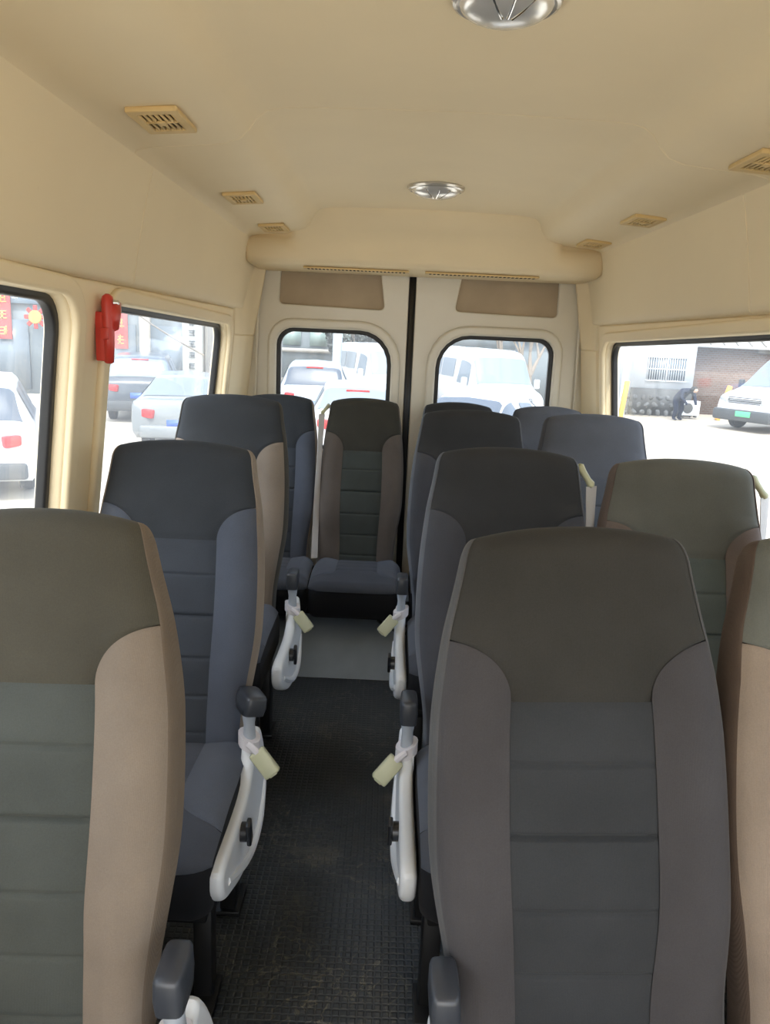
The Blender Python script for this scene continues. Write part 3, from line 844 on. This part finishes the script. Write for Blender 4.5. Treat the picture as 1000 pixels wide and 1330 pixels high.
# vehicle profiles: y from rear(0) to front(L): (y, z_bottom, z_belt, z_roof, half width body, half width roof)
PROF = {
 'suv': [(0, .35, .95, .96, .80, .78), (.05, .30, 1.0, 1.04, .90, .80), (.18, .28, 1.04, 1.20, .92, .74), (.45, .27, 1.05, 1.60, .93, .66), (.75, .26, 1.05, 1.68, .94, .66), (2.0, .25, 1.02, 1.70, .95, .67), (2.7, .25, 1.0, 1.64, .95, .64), (3.5, .25, .98, 1.02, .94, .72), (4.3, .27, .88, .91, .90, .72), (4.6, .32, .70, .74, .78, .6)],
 'sedan': [(0, .38, .86, .88, .74, .70), (.06, .32, .96, 1.0, .86, .76), (.5, .26, .98, 1.06, .90, .74), (1.15, .24, .98, 1.40, .91, .60), (1.6, .24, .97, 1.46, .92, .58), (2.5, .24, .95, 1.46, .92, .60), (3.3, .24, .93, .99, .92, .72), (4.2, .26, .82, .86, .88, .70), (4.7, .32, .62, .66, .74, .58)],
 'hatch': [(0, .36, .92, .94, .78, .75), (.05, .30, .98, 1.02, .86, .76), (.15, .28, 1.0, 1.14, .87, .72), (.50, .26, 1.0, 1.47, .87, .60), (1.0, .25, .98, 1.52, .88, .60), (2.0, .25, .96, 1.50, .88, .61), (2.9, .25, .95, 1.0, .87, .68), (3.6, .27, .84, .88, .84, .66), (3.9, .32, .66, .70, .70, .55)],
 'lorry': [(0, .35, 1.1, 2.02, .90, .78), (.06, .30, 1.15, 2.14, .96, .80), (.3, .28, 1.18, 2.24, .98, .82), (2.5, .28, 1.18, 2.26, .98, .82), (3.1, .28, 1.16, 2.20, .98, .80), (3.4, .28, 1.15, 2.08, .98, .78), (4.4, .28, 1.12, 1.24, .97, .84), (5.0, .30, .96, 1.04, .94, .80), (5.2, .34, .74, .80, .84, .66)],
 'van': [(0, .35, 1.1, 2.02, .90, .78), (.06, .30, 1.15, 2.14, .96, .80), (.3, .28, 1.18, 2.20, .98, .82), (2.5, .28, 1.18, 2.22, .98, .82), (3.6, .28, 1.16, 2.16, .98, .80), (3.95, .28, 1.15, 2.02, .98, .76), (4.5, .28, 1.12, 1.26, .97, .80), (5.0, .30, .96, 1.02, .94, .76), (5.2, .34, .74, .80, .82, .64)],
}
def veh_section(kind, y):
    P = PROF[kind]
    return [smooth_interp([(p[0], p[k]) for p in P], y) for k in range(1, 6)]
def veh_pt(kind, y, t, off=0):
    """t: 0 bottom centre -> 1 roof centre, right side half"""
    zb, zl, zr, wb, wr = veh_section(kind, y)
    K = [(0, 0, zb), (.12, wb * .9, zb), (.2, wb * .985, zb + .10), (.35, wb, lerp(zb, zl, .5)), (.5, wb * .985, zl - .06), (.55, wb * .955, zl), (.80, wr * 1.0, zr - .09 * min(1, max(0, (zr - zl) / .3)) - .005), (.86, wr * .9, zr - .03 * min(1, max(0, (zr - zl) / .3))), (1, 0, zr + .0)]
    for a, b in zip(K, K[1:]):
        if t <= b[0] + 1e-9:
            q = (t - a[0]) / (b[0] - a[0]); return Vector((lerp(a[1], b[1], q), y, lerp(a[2], b[2], q)))
def vehicle(name, kind, pm, loc, heading, label, cat='car', group=None, front=True, rear=True, tail='side', plate=None, glass='carglass', low_black=False, extra=None):
    """heading = angle of the forward direction (radians, 0 = +Y, CCW positive); loc = ground point under rear (y=0) of the body"""
    P = PROF[kind]; Lg = P[-1][0]
    root = thing(name, (loc[0], loc[1], G), heading, label, cat, group)
    ts = [0, .12, .16, .2, .28, .35, .43, .5, .55, .63, .72, .80, .83, .86, .93, 1]
    ys = [P[0][0]]
    N = 46
    ys = sorted(set([round(Lg * i / N, 4) for i in range(N + 1)] + [p[0] for p in P]))
    rows = []
    for y in ys:
        half_ = [veh_pt(kind, y, t) for t in ts]
        ring = [tuple(v) for v in half_] + [(-v.x, v.y, v.z) for v in reversed(half_[1:-1])]
        rows.append(ring)
    body = grid('body', rows, pm, root, closed=True, ang=40)
    g = M[glass]
    def pat(nm, ya, yb, ta, tb, m, both=False, off=.012, sides=(1, -1), slope=0, n=8):
        for sg in sides:
            rr = []
            for j in range(n + 1):
                r = []
                for i in range(n + 1):
                    y = lerp(ya, yb, j / n) ; t = lerp(ta, tb, i / n)
                    yy = y
                    if slope: yy = lerp(y, lerp(ya, yb, .5), slope * (i / n))
                    v = veh_pt(kind, yy, t)
                    a_ = veh_pt(kind, min(Lg, yy + .02), t) - veh_pt(kind, max(0, yy - .02), t)
                    b_ = veh_pt(kind, yy, min(1, t + .02)) - veh_pt(kind, yy, max(0, t - .02))
                    nn = b_.cross(a_)
                    if nn.length > 1e-9: nn.normalize()
                    v = v + nn * -off if nn.dot(v - Vector((0, yy, .9))) < 0 else v + nn * off
                    r.append((sg * v.x, v.y, v.z))
                rr.append(r)
            grid(nm, rr, m, root)
    def cross(nm, ya, yb, tlo, m, n=8, off=.012, x_in=.94):
        """glass spanning left-right over the sloping top between stations ya..yb"""
        rr = []
        for j in range(n + 1):
            y = lerp(ya, yb, j / n); r = []
            for i in range(2 * n + 1):
                q = -1 + i / n; t = 1 - abs(q) * (1 - tlo)
                v = veh_pt(kind, y, t)
                sl = veh_section(kind, min(Lg, y + .03))[2] - veh_section(kind, max(0, y - .03))[2]
                nn = Vector((0, -sl, .06)).normalized()
                r.append((math.copysign(v.x, q) if q else 0, v.y + nn.y * off, v.z + nn.z * off))
            rr.append(r)
        grid(nm, rr, m, root)
    if kind == 'suv':
        cross('rear_window', .14, .44, .80, g); cross('windscreen', 2.75, 3.42, .80, g)
        pat('side_window', .62, 1.25, .57, .78, g, slope=.12); pat('side_window', 1.33, 2.1, .57, .79, g); pat('side_window', 2.18, 3.0, .57, .77, g, slope=.35)
    elif kind == 'sedan':
        cross('rear_window', .55, 1.15, .80, g); cross('windscreen', 2.6, 3.25, .80, g)
        pat('side_window', 1.15, 2.0, .57, .78, g, slope=.3); pat('side_window', 2.08, 2.95, .57, .78, g, slope=.35)
    elif kind == 'hatch':
        cross('rear_window', .12, .48, .80, g); cross('windscreen', 2.15, 2.85, .80, g)
        pat('side_window', .55, 1.4, .57, .78, g, slope=.25); pat('side_window', 1.48, 2.4, .57, .78, g, slope=.3)
    else:
        cross('windscreen', 3.98 if kind == 'van' else 3.45, 4.46 if kind == 'van' else 4.36, .79, g)
        pat('side_window', .35, 1.5, .60, .74, g); pat('side_window', 1.6, 2.75, .60, .74, g); pat('side_window', 3.1, 4.05, .57, .74, g, slope=.25)
    zb, zl, zr, wb, wr = veh_section(kind, .0)
    # tail lamps wrapped round the corner
    if rear:
        if kind in ('van', 'lorry'):
            for sg in (-1, 1):
                box('rear_window', (sg * .42, -.012, 1.55), (.62, .02, .55), g, root, bev=.008)
                box('tail_lamp', (sg * .82, .0, .95), (.10, .06, .34), M['tail'], root, bev=.02)
        else:
            for sg in (-1, 1):
                bm_z = zl - .10
                o = box('tail_lamp', (sg * (wb * .86), .07, bm_z + .03), (.42, .16, .17), M['tail'], root, rot=(0, sg * R(-6), sg * R(24)), bev=.03)
            zc = veh_section(kind, .45)
            if kind in ('suv', 'hatch'):
                box('brake_lamp', (0, .40, veh_section(kind, .45)[2] - .03), (.42, .05, .035), M['tail'], root, bev=.008)
            box('rear_plate', (0, -.015, zl - .26), (.44, .015, .14), M[plate] if plate else M['plate_blue'], root)
        box('rear_bumper', (0, .05, .44), (wb * 1.96, .2, .24), M['blackbump'] if kind == 'suv' else pm, root, bev=.05)
    if front:
        zf = veh_section(kind, Lg - .12)
        if kind in ('van', 'lorry'):
            boxes('grille', [((0, Lg - .015, .80 + k * .05), (1.0, .04, .022)) for k in range(4)], M['blackbump'], root)
            for sg in (-1, 1):
                box('head_lamp', (sg * .68, Lg - .10, .86), (.36, .14, .20), M['headl'], root, rot=(0, 0, sg * R(-20)), bev=.04)
                box('wing_mirror', (sg * 1.08, 4.15 if kind == 'van' else 4.0, 1.30), (.16, .10, .26), pm if not low_black else M['blackbump'], root, bev=.03)
            box('front_bumper', (0, Lg - .04, .45), (1.8, .3, .32), M['blackbump'] if low_black else pm, root, bev=.06)
            if plate: box('front_plate', (-.1, Lg + .115, .50), (.46, .02, .15), M[plate], root, bev=.004)
        else:
            for sg in (-1, 1):
                box('head_lamp', (sg * .60, Lg - .10, zf[1] - .06), (.34, .16, .14), M['headl'], root, rot=(0, 0, sg * R(-22)), bev=.03)
            box('grille', (0, Lg - .0, zf[1] - .14), (.8, .05, .16), M['blackbump'], root, bev=.02)
    if low_black:
        for sg in (-1, 1):
            box('sill_trim', (sg * .955, 2.6, .40), (.06, 4.4, .22), M['blackbump'], root, bev=.02)
    # wheels
    wy = {'suv': (.95, 3.72), 'sedan': (1.0, 3.8), 'hatch': (.8, 3.25), 'van': (1.0, 4.25), 'lorry': (1.0, 4.25)}[kind]
    rr_ = {'suv': .36, 'sedan': .33, 'hatch': .31, 'van': .36, 'lorry': .36}[kind]
    for sg in (-1, 1):
        for y in wy:
            w = lathe('wheel', [(.0, -.10), (rr_ * .9, -.10), (rr_, -.07), (rr_, .07), (rr_ * .9, .10), (rr_ * .66, .10), (rr_ * .62, .07), (0, .07)], M['tyre'], root, n=24, mtx=Matrix.Translation((sg * (wb * .93), y, rr_)) @ Matrix.Rotation(sg * PI / 2, 4, 'Y'))
            lathe('rim', [(0, .10), (.05, .10), (rr_ * .58, .085), (rr_ * .62, .07)], M['rim'], w, n=20, mtx=Matrix.Translation((sg * (wb * .93), y, rr_)) @ Matrix.Rotation(sg * PI / 2, 4, 'Y'))
    return root

vehicle('parked_car', 'suv', P_white, (-5.45, 9.75), R(24), 'white estate car with red tail lamp, seen close through the front left window', glass='carglass').scale.z = .94
vehicle('parked_car', 'suv', P_dark, (-6.22, 19.4), R(13), 'dark blue grey off road car parked beyond the silver saloon', glass='carglass2')
vehicle('parked_car', 'sedan', P_silver, (-3.95, 14.6), R(10), 'silver grey saloon behind the left side window', glass='carglass2')
vehicle('parked_car', 'suv', P_bluegrey, (-1.85, 19.3), R(4), 'pale silver off road car in the left rear door window', glass='carglass')
vehicle('parked_car', 'hatch', P_white, (-.52, 13.6), R(4), 'white hatchback with high red brake lamp behind the rear seats', glass='carglass2', plate='plate_blue')
vehicle('parked_van', 'van', P_white, (.10, 31.0), R(-62), 'white van standing sideways at the right edge of the left rear window', 'van')
def front_at(kind, fx, fy, hd_):
    L_ = PROF[kind][-1][0]
    return (fx + math.sin(hd_) * L_, fy - math.cos(hd_) * L_)
h = R(194); vehicle('parked_van', 'van', P_white, front_at('van', 3.35, 20.6, h), h, 'white van facing the bus in the right rear door window', 'van', glass='carglass2')
h = R(197); vehicle('parked_van', 'van', P_white, front_at('van', .45, 23.4, h), h, 'white van left of the other van, mostly hidden by the door post', 'van', glass='carglass2')
h = R(150); vehicle('parked_car', 'sedan', P_white, (2.7, 15.6), h, 'white saloon standing low in the right rear door window', glass='carglass')
h = R(118); vehicle('parked_van', 'lorry', P_white, (11.15 + math.sin(h) * 5.98, 24.4 - math.cos(h) * 5.98), h, 'white van with black bumper and green plate in the right side window', 'van', glass='carglass2', plate='plate_green', low_black=True).scale = (1.15, 1.15, 1.10)

# ground
M['ground'] = mat('dusty_concrete', (.43, .38, .31), .9, noise=.08, nscale=.35, stain=(.36, .33, .28), sscale=.5, sthr=.6, bump=.2, bscale=20)
struct(box('ground', (0, 20, G - .1), (160, 140, .2), M['ground']))

M['plaster'] = mat('white_plaster', (.56, .60, .65), .85, noise=.04, nscale=1)
M['plaster2'] = mat('grey_plaster', (.17, .20, .22), .85, noise=.10, nscale=.6)
M['concrete'] = mat('concrete', (.27, .26, .24), .9, noise=.1, nscale=2)
M['brick'] = brick_mat('red_brick', (.17, .11, .09), (.21, .14, .12), (.21, .19, .17), 3.0)
M['roofm'] = mat('pale_metal_roof', (.62, .62, .62), .5)
M['roofb'] = mat('blue_metal_roof', (.10, .28, .62), .5)
M['win_dark'] = mat('dark_window', (.13, .16, .19), .2)
M['banner'] = mat('red_banner', (.42, .02, .015), .6); M['gold'] = mat('gold_letters', (.60, .33, .06), .6)
M['orange'] = mat('orange_guard', (.80, .40, .08), .6)
M['bark'] = mat('bark', (.22, .19, .16), .9); M['steelpole'] = mat('pale_pole', (.34, .39, .44), .5)
M['leaf'] = mat('dark_leaves', (.05, .06, .055), .9, noise=.3)
M['stone'] = mat('rubble', (.09, .095, .10), .95, noise=.3, nscale=2)
M['cloth_blue'] = mat('navy_cloth', (.015, .022, .045), .9)

def strokes(seed, w, h_, n=5):
    """one illegible character made of small strokes in a w x h cell"""
    rnd = random.Random(seed); out = []
    for k in range(3): out.append((0, h_ * (.32 - .3 * k) + rnd.uniform(-.04, .04) * h_, w * rnd.uniform(.5, .85), h_ * .09))
    for k in range(2): out.append((rnd.uniform(-.3, .3) * w, rnd.uniform(-.1, .1) * h_, w * .09, h_ * rnd.uniform(.5, .85)))
    return out

# right-hand white building with barred window
bld = tag(thing('white_building', (0, 29.2, G)), 'white plastered building with a barred window, beyond the right side window', 'building')
box('wall', (10.2, .75, 2.9), (2.3, 1.5, 5.8), M['plaster'], bld)
box('corner_pier', (8.8, .75, 2.9), (.5, 1.5, 5.8), M['plaster'], bld)
box('base_band', (10.2, -.02, .5), (2.3, .06, 1.0), M['stone'], bld)
wn = box('window', (10.3, -.03, 1.72), (1.42, .05, .86), M['win_dark'], bld)
bars = [((10.3 - .7 + 1.4 * i / 16, -.07, 1.72), (.025, .025, .86)) for i in range(17)]
bars += [((10.3, -.07, 1.72), (1.42, .03, .04)), ((10.3, -.07, 1.29), (1.5, .04, .05)), ((10.3, -.07, 2.15), (1.5, .04, .05)), ((10.3, -.07, 1.72), (.06, .04, .86))]
boxes('window_bars', bars, M['plaster'], wn)
sb = tag(thing('shed', (7.1, 33, G)), 'grey shed left of the white building, seen through the right side window', 'building')
box('wall', (0, 0, 1.3), (3.4, 2, 2.6), M['plaster2'], sb); box('roof', (0, -.1, 2.68), (3.7, 2.4, .12), M['roofm'], sb); box('door', (-.2, -1.02, 1.0), (.9, .05, 2.0), M['concrete'], sb, bev=.01)
bw = tag(thing('brick_building', (0, 30.75, G)), 'brick outbuilding with pale ribbed metal roof behind the parked van', 'building')
box('wall', (15.6, 1.5, 1.25), (8.2, 3, 2.75), M['brick'], bw)
box('parapet', (17.3, -.05, 2.56), (6.0, .2, .22), M['concrete'], bw)
rf = box('roof', (13.55, .6, 3.15), (3.9, 2.6, .08), M['roofm'], bw, rot=(R(24), 0, 0))
boxes('roof_rib', [((11.7 + k * .53, .55, 3.22), (.05, 2.5, .06), (R(24), 0, 0)) for k in range(8)], M['concrete'], rf)
box('blue_roof', (17.6, 1.2, 3.25), (4.5, 2.6, .08), M['roofb'], bw, rot=(R(20), 0, 0))
for i, (x, y, ln) in enumerate(((8.3, 27.6, R(5)), (12.0, 28.2, R(14)))):
    p = box('guy_guard', (0, 0, .65), (.16, .16, 1.3), M['orange'], None, bev=.03)
    p.location = (x, y, G); p.rotation_euler = (0, ln, 0)
    tag(p, ['orange bollard guard standing left of the barred window', 'orange guard leaning beside the parked van with black bumper'][i], 'post', 'orange guards')
for i, (x, w_) in enumerate(((8.55, .16), (7.75, .30))):
    p = lathe('utility_pole', [(0, 0), (w_ / 2 + .04, 0), (w_ / 2, 7), (0, 7)], M['plaster'] if i == 0 else M['concrete'], n=16); p.location = (x, 28.4 + i, G)
    tag(p, ['slim pale utility pole just left of the white building', 'thick grey concrete pole by the shed at the right'][i], 'pole', 'poles at the right')
ac = tag(thing('air_conditioner', (10.98, 28.3, G + .12)), 'white air conditioner outdoor unit on the ground by the brick wall', 'air conditioner')
box('casing', (0, 0, .32), (.86, .32, .62), M['plaster'], ac, bev=.02)
lathe('fan_grille', [(0, .012), (.2, .012), (.225, 0), (.21, -.01), (0, -.01)], M['stone'], ac, n=24, mtx=Matrix.Translation((-.12, -.17, .32)) @ Matrix.Rotation(PI / 2, 4, 'X'))
box('foot', (-.3, 0, -.03), (.06, .3, .08), M['stone'], ac); box('foot', (.3, 0, -.03), (.06, .3, .08), M['stone'], ac)
ac.scale = (.8, .8, .85)
# rubble heap by the wall: separate stones
proto = None
for i in range(26):
    if proto is None:
        bm = bmesh.new(); bmesh.ops.create_icosphere(bm, subdivisions=2, radius=.28)
        for v in bm.verts: v.co *= random.uniform(.8, 1.1)
        me = bpy.data.meshes.new('stone'); bm.to_mesh(me); bm.free(); proto = link('stone', me, M['stone'], smooth=False); o = proto
    else: o = proto.copy(); COL.objects.link(o)
    o.location = (8.8 + (i % 9) * .30 + (.15 if i // 9 == 1 else 0), 28.75 - .03 * (i % 3), G + .14 + .27 * (i // 9)); o.rotation_euler = (random.random() * 3, random.random() * 3, random.random() * 3)
    sc_ = random.uniform(.44, .5); o.scale = (sc_, sc_ * .8, sc_ * .7)
    tag(o, 'grey stone in the heap at the foot of the white building', 'stone', 'stones heaped by the white building')

# person stooping by the wall
def person(loc, rz):
    bm_v = [(0, 0, .95), (0, -.10, 1.12), (0, -.26, 1.30), (0, -.36, 1.36), (0, -.46, 1.40), (0, -.55, 1.38),
            (.10, 0, .92), (.11, -.05, .50), (.11, .03, .08), (.11, -.10, .04), (-.10, 0, .92), (-.12, -.10, .50), (-.12, -.02, .08), (-.12, -.15, .04),
            (.19, -.34, 1.30), (.22, -.40, 1.03), (.16, -.52, .82), (.15, -.55, .73), (-.19, -.34, 1.30), (-.23, -.38, 1.03), (-.16, -.50, .82), (-.15, -.53, .73)]
    ed = [(0, 1), (1, 2), (2, 3), (3, 4), (4, 5), (0, 6), (6, 7), (7, 8), (8, 9), (0, 10), (10, 11), (11, 12), (12, 13), (3, 14), (14, 15), (15, 16), (16, 17), (3, 18), (18, 19), (19, 20), (20, 21)]
    rad = [.16, .165, .17, .13, .06, .10, .10, .075, .05, .045, .10, .075, .05, .045, .07, .055, .042, .035, .07, .055, .042, .035]
    me = bpy.data.meshes.new('body'); me.from_pydata(bm_v, ed, []); o = bpy.data.objects.new('person', me); COL.objects.link(o)
    sk = o.modifiers.new('s', 'SKIN'); sub = o.modifiers.new('u', 'SUBSURF'); sub.levels = 1
    for v, r_ in zip(o.data.skin_vertices[0].data, rad): v.radius = (r_, r_)
    o.data.skin_vertices[0].data[0].use_root = True
    dg = bpy.context.evaluated_depsgraph_get(); dg.update()
    m2 = bpy.data.meshes.new_from_object(o.evaluated_get(dg)); bpy.data.objects.remove(o)
    root = thing('person', loc, rz, 'person in dark navy clothes stooping by the white building wall', 'person')
    link('body', m2, M['cloth_blue'], root)
    hp = mat('dark_hair', (.02, .02, .02), .8)
    swept('hair', [(1.30, -.55, .05, .05, 0), (1.36, -.57, .095, .085, 0), (1.44, -.57, .11, .09, 0), (1.51, -.56, .07, .06, 0), (1.53, -.56, .02, .02, 0)], hp, root)
    sk_ = mat('skin', (.5, .33, .25), .6)
    swept('face', [(1.27, -.62, .03, .03, 0), (1.31, -.63, .06, .05, 0), (1.38, -.64, .07, .06, 0), (1.44, -.63, .05, .05, 0)], sk_, root)
    root.scale = (1.3, 1.15, .80)
person((10.25, 27.5, G), R(25))

# left street: shop front, banners, columns
shop = tag(thing('shop_front', (0, 26.5, G)), 'grey blue shop building along the street beyond the left windows', 'building')
box('wall', (-13.5, 1, 2.1), (19, 2, 4.2), M['plaster2'], shop)
box('parapet', (-13.5, .9, 4.45), (19, 2.2, .5), M['plaster'], shop)
box('sign_board', (-12.0, -.05, 3.25), (10, .2, .55), mat('faded_sign', (.22, .30, .38), .7), shop)
for k in range(7):
    boxes('sign_character', [((-15.6 + k * .62 + a, -.16, 3.25 + b), (c, .03, d)) for a, b, c, d in strokes(40 + k, .36, .36)], M['plaster'], shop)
for x in (-15.5, -13.0, -9.4, -7.2): box('shop_window', (x, -.05, 1.3), (1.7, .1, 2.3), M['win_dark'], shop)
for x in (-10.3, -13.95, -8.2): box('column', (x, -.12, 2.1), (.32, .32, 4.2), mat('tan_column', (.50, .44, .36), .8), shop)
def banner(x, y, z0, z1, w_, lab, seed, yaw=0):
    b = tag(thing('banner', (x, y, z0), yaw), lab, 'banner', 'vertical street banners')
    box('cloth', (0, 0, (z1 - z0) / 2), (w_, .04, z1 - z0), M['banner'], b, bev=.005)
    n = max(3, int((z1 - z0) / (w_ * .95)))
    for k in range(n):
        hh = (z1 - z0) / n
        boxes('character', [((a_, -.035, hh * (k + .5) + b_), (c_, .02, d_)) for a_, b_, c_, d_ in strokes(seed + k, w_ * .7, hh * .7)], M['gold'], b)
banner(-12.9, 26.30, 1.05, 2.62, .52, 'red vertical banner with gold characters behind the white estate car', 60)
banner(-9.0, 26.30, .9, 2.55, .46, 'red vertical banner with gold characters above the dark off road car', 90)
em = tag(thing('hanging_ornament', (-11.75, 26.1, 1.80)), 'yellow and red round ornament hanging at the edge of the front left window', 'ornament')
lathe('disc', [(0, .04), (.2, .04), (.22, 0), (.2, -.04), (0, -.04)], M['gold'], em, n=20, mtx=Matrix.Rotation(PI / 2, 4, 'X'))
boxes('red_petal', [((.28 * math.cos(k * PI / 4), .03, .28 * math.sin(k * PI / 4)), (.2, .04, .14), (0, -k * PI / 4, 0)) for k in range(8)], M['banner'], em, bev=.02)

# lettered gate pillars and pole in the rear part of the left window
M['pill'] = mat('grey_pillar', (.42, .42, .40), .85, noise=.05)
for i, (x, w_, y) in enumerate(((-6.25, .62, 25), (-5.55, .68, 25.2))):
    p = tag(thing('lettered_pillar', (x, y, G)), ['grey street pillar with a column of dark characters, left of the pair', 'pale street pillar with a column of dark characters, right of the pair'][i], 'pillar', 'lettered street pillars')
    box('shaft', (0, 0, 2.5), (w_, .4, 5.0), M['pill'] if i == 0 else M['concrete'], p, bev=.02)
    for k in range(9):
        boxes('character', [((a_, -.22, 1.25 + .34 * k + b_), (c_, .03, d_)) for a_, b_, c_, d_ in strokes(200 + 20 * i + k, .26, .26)], M['win_dark'], p)
# overhead cable on the left
tag(tube('overhead_cable', [(-9.5, 22, 3.0), (-7.6, 22.2, 2.3), (-6.4, 22.4, 1.45), (-5.4, 22.8, .9)], .025, M['bark']), 'dark cable sagging across the rear left side window view', 'cable')

# building beyond the rear doors
bb = tag(thing('depot_building', (0, 44, G)), 'long grey green depot building with pale bands behind the rear left door window', 'building')
box('wall', (-4.5, 2, 2.4), (13, 4, 4.8), M['plaster2'], bb)
for z in (1.55, 3.0, 4.6): box('pale_band', (-4.5, -.1, z), (12.8, .25, .22), M['concrete'], bb)
for k in range(8): box('window', (-10 + k * 1.5, -.05, 2.3), (1.0, .1, .95), mat('green_window', (.20, .26, .25), .3) if k == 0 else bpy.data.materials['green_window'], bb)
p = lathe('lamp_post', [(0, 0), (.16, 0), (.15, 8), (0, 8)], M['steelpole'], n=16); p.location = (-1.75, 26, G)
tag(p, 'pale blue steel post above the silver off road car', 'pole')
p = lathe('lamp_post', [(0, 0), (.09, 0), (.08, 6), (0, 6)], M['concrete'], n=12); p.location = (-4.35, 31, G)
tag(p, 'thin pale post at the left of the left rear door window', 'pole')
b3 = tag(thing('flat_roof_building', (5.5, 46, G)), 'pale building with a dark roof band behind the white vans', 'building')
box('wall', (-1, 2, 1.9), (7, 4, 3.8), M['plaster'], b3); box('roof_band', (-1, -.05, 2.7), (7.2, .3, 1.2), M['plaster2'], b3); box('window', (-1, -.06, 1.2), (4, .1, .8), M['win_dark'], b3)

# bare trees (each with its own branching) and one dense dark tree
def bare_tree(x, y, H_, seed, lab):
    rnd = random.Random(seed); vs, es, rs = [], [], []
    def grow(p, d, ln, r_, dep):
        i0 = len(vs) - 1
        q = p + d * ln; vs.append(tuple(q)); rs.append(r_); es.append((grow.last, len(vs) - 1)); me_ = len(vs) - 1
        if dep == 0: return
        for k in range(3 if dep > 1 else 4):
            nd = (d + Vector((rnd.uniform(-.7, .7), rnd.uniform(-.7, .7), rnd.uniform(-.1, .5)))).normalized()
            grow.last = me_; grow(q, nd, ln * rnd.uniform(.6, .85), r_ * .6, dep - 1)
    vs.append((0, 0, 0)); rs.append(.14); grow.last = 0; grow(Vector((0, 0, 0)), Vector((0, 0, 1)), H_ * .28, .12, 5)
    V, Fc = [], []
    for a, b in es:
        A, B = Vector(vs[a]), Vector(vs[b]); d = (B - A).normalized(); u = d.orthogonal().normalized(); w = d.cross(u)
        k0 = len(V)
        for P_, r_ in ((A, rs[a]), (B, rs[b] * .8)):
            for q in range(4): V.append(P_ + u * r_ * math.cos(q * PI / 2) + w * r_ * math.sin(q * PI / 2))
        for q in range(4): Fc.append((k0 + q, k0 + (q + 1) % 4, k0 + 4 + (q + 1) % 4, k0 + 4 + q))
    o = link('bare_tree', mesh('bare_tree', V, Fc), M['bark']); o.location = (x, y, G)
    return tag(o, lab, 'tree', 'bare winter trees behind the vans')
for i, (x, y, H_) in enumerate([(5.2, 29, 4.5), (8.6, 35.5, 5.5), (5.4, 38, 5.5), (10.3, 41, 6)]):
    bare_tree(x, y, H_, 11 + i, ['bare leafless tree right behind the van in the right rear window, nearest', 'bare leafless tree behind the vans, second from the van roof', 'bare leafless tree above the van windscreen', 'bare leafless tree furthest to the right behind the vans'][i])
def leafy(x, y, H_, w_, seed, lab):
    rnd = random.Random(seed); r_ = tag(thing('evergreen_tree', (x, y, G)), lab, 'tree', 'dark trees behind the depot')
    lathe('trunk', [(0, 0), (.16, 0), (.1, H_ * .6), (0, H_ * .6)], M['bark'], r_, n=10)
    V, Fc = [], []
    for k in range(1500):
        u = Vector((rnd.gauss(0, 1), rnd.gauss(0, 1), rnd.gauss(0, 1))).normalized() * rnd.uniform(.5, 1) ** .5
        c = Vector((u.x * w_, u.y * w_, H_ * .6 + u.z * H_ * .42)); a = Vector((rnd.gauss(0, 1), rnd.gauss(0, 1), rnd.gauss(0, 1))).normalized(); b = a.orthogonal().normalized()
        s_ = .16; k0 = len(V); V += [c - a * s_, c + b * s_ * .6, c + a * s_, c - b * s_ * .6]; Fc.append((k0, k0 + 1, k0 + 2, k0 + 3))
    link('crown', mesh('crown', V, Fc), M['leaf'], r_, smooth=False)
leafy(.3, 37.8, 5.2, 1.7, 3, 'dark green tree behind the sideways white van')
leafy(-2.0, 41.6, 4.6, 1.5, 4, 'dark green tree left of the pale steel post')

# ------------------------------------------------------------------ camera
cam = bpy.data.cameras.new('camera'); co = bpy.data.objects.new('camera', cam); COL.objects.link(co)
cam.sensor_fit = 'VERTICAL'; cam.sensor_height = 36; cam.lens = 36 * 1000 / 1330
cam.clip_start = .02; cam.clip_end = 500
p_, r_, y_ = R(12.6), R(2.6), R(.15)
fw = Vector((math.sin(y_) * math.cos(p_), math.cos(y_) * math.cos(p_), -math.sin(p_)))
rt = Vector((math.cos(y_), -math.sin(y_), 0)); up = rt.cross(fw)
Rr = math.cos(r_) * rt + math.sin(r_) * up; Ur = -math.sin(r_) * rt + math.cos(r_) * up
mx = Matrix((Rr, Ur, -fw)).transposed().to_4x4(); mx.translation = (0, 0, 1.58)
co.matrix_world = mx
S.camera = co

# ------------------------------------------------------------------ light
w = bpy.data.worlds.new('world'); S.world = w; w.use_nodes = True
nt = w.node_tree; bg = nt.nodes['Background']
sky = nt.nodes.new('ShaderNodeTexSky'); sky.sky_type = 'NISHITA'; sky.sun_disc = False
sky.sun_elevation = R(48); sky.sun_rotation = R(200); sky.air_density = 1.5; sky.dust_density = 4.0; sky.ozone_density = 1.0
mxn = nt.nodes.new('ShaderNodeMix'); mxn.data_type = 'RGBA'; mxn.inputs[0].default_value = .55
nt.links.new(sky.outputs['Color'], mxn.inputs[6]); mxn.inputs[7].default_value = (5.2, 5.6, 6.2, 1)
nt.links.new(mxn.outputs[2], bg.inputs['Color']); bg.inputs['Strength'].default_value = .30
sun = bpy.data.lights.new('sun', 'SUN'); sun.energy = 2.3; sun.angle = R(1.0); sun.color = (1, .93, .82)
so = bpy.data.objects.new('sun', sun); COL.objects.link(so); so.location = (3, -8, 12)
d = Vector((-.12, .62, -1.0)).normalized(); so.rotation_euler = d.to_track_quat('-Z', 'Y').to_euler()

vs = S.view_settings; vs.view_transform = 'Standard'; vs.look = 'None'; vs.gamma = 1; vs.use_curve_mapping = False
vs.exposure = 1.15
S.render.film_transparent = False
S.cycles.max_bounces = 10; S.cycles.diffuse_bounces = 6; S.cycles.transparent_max_bounces = 12
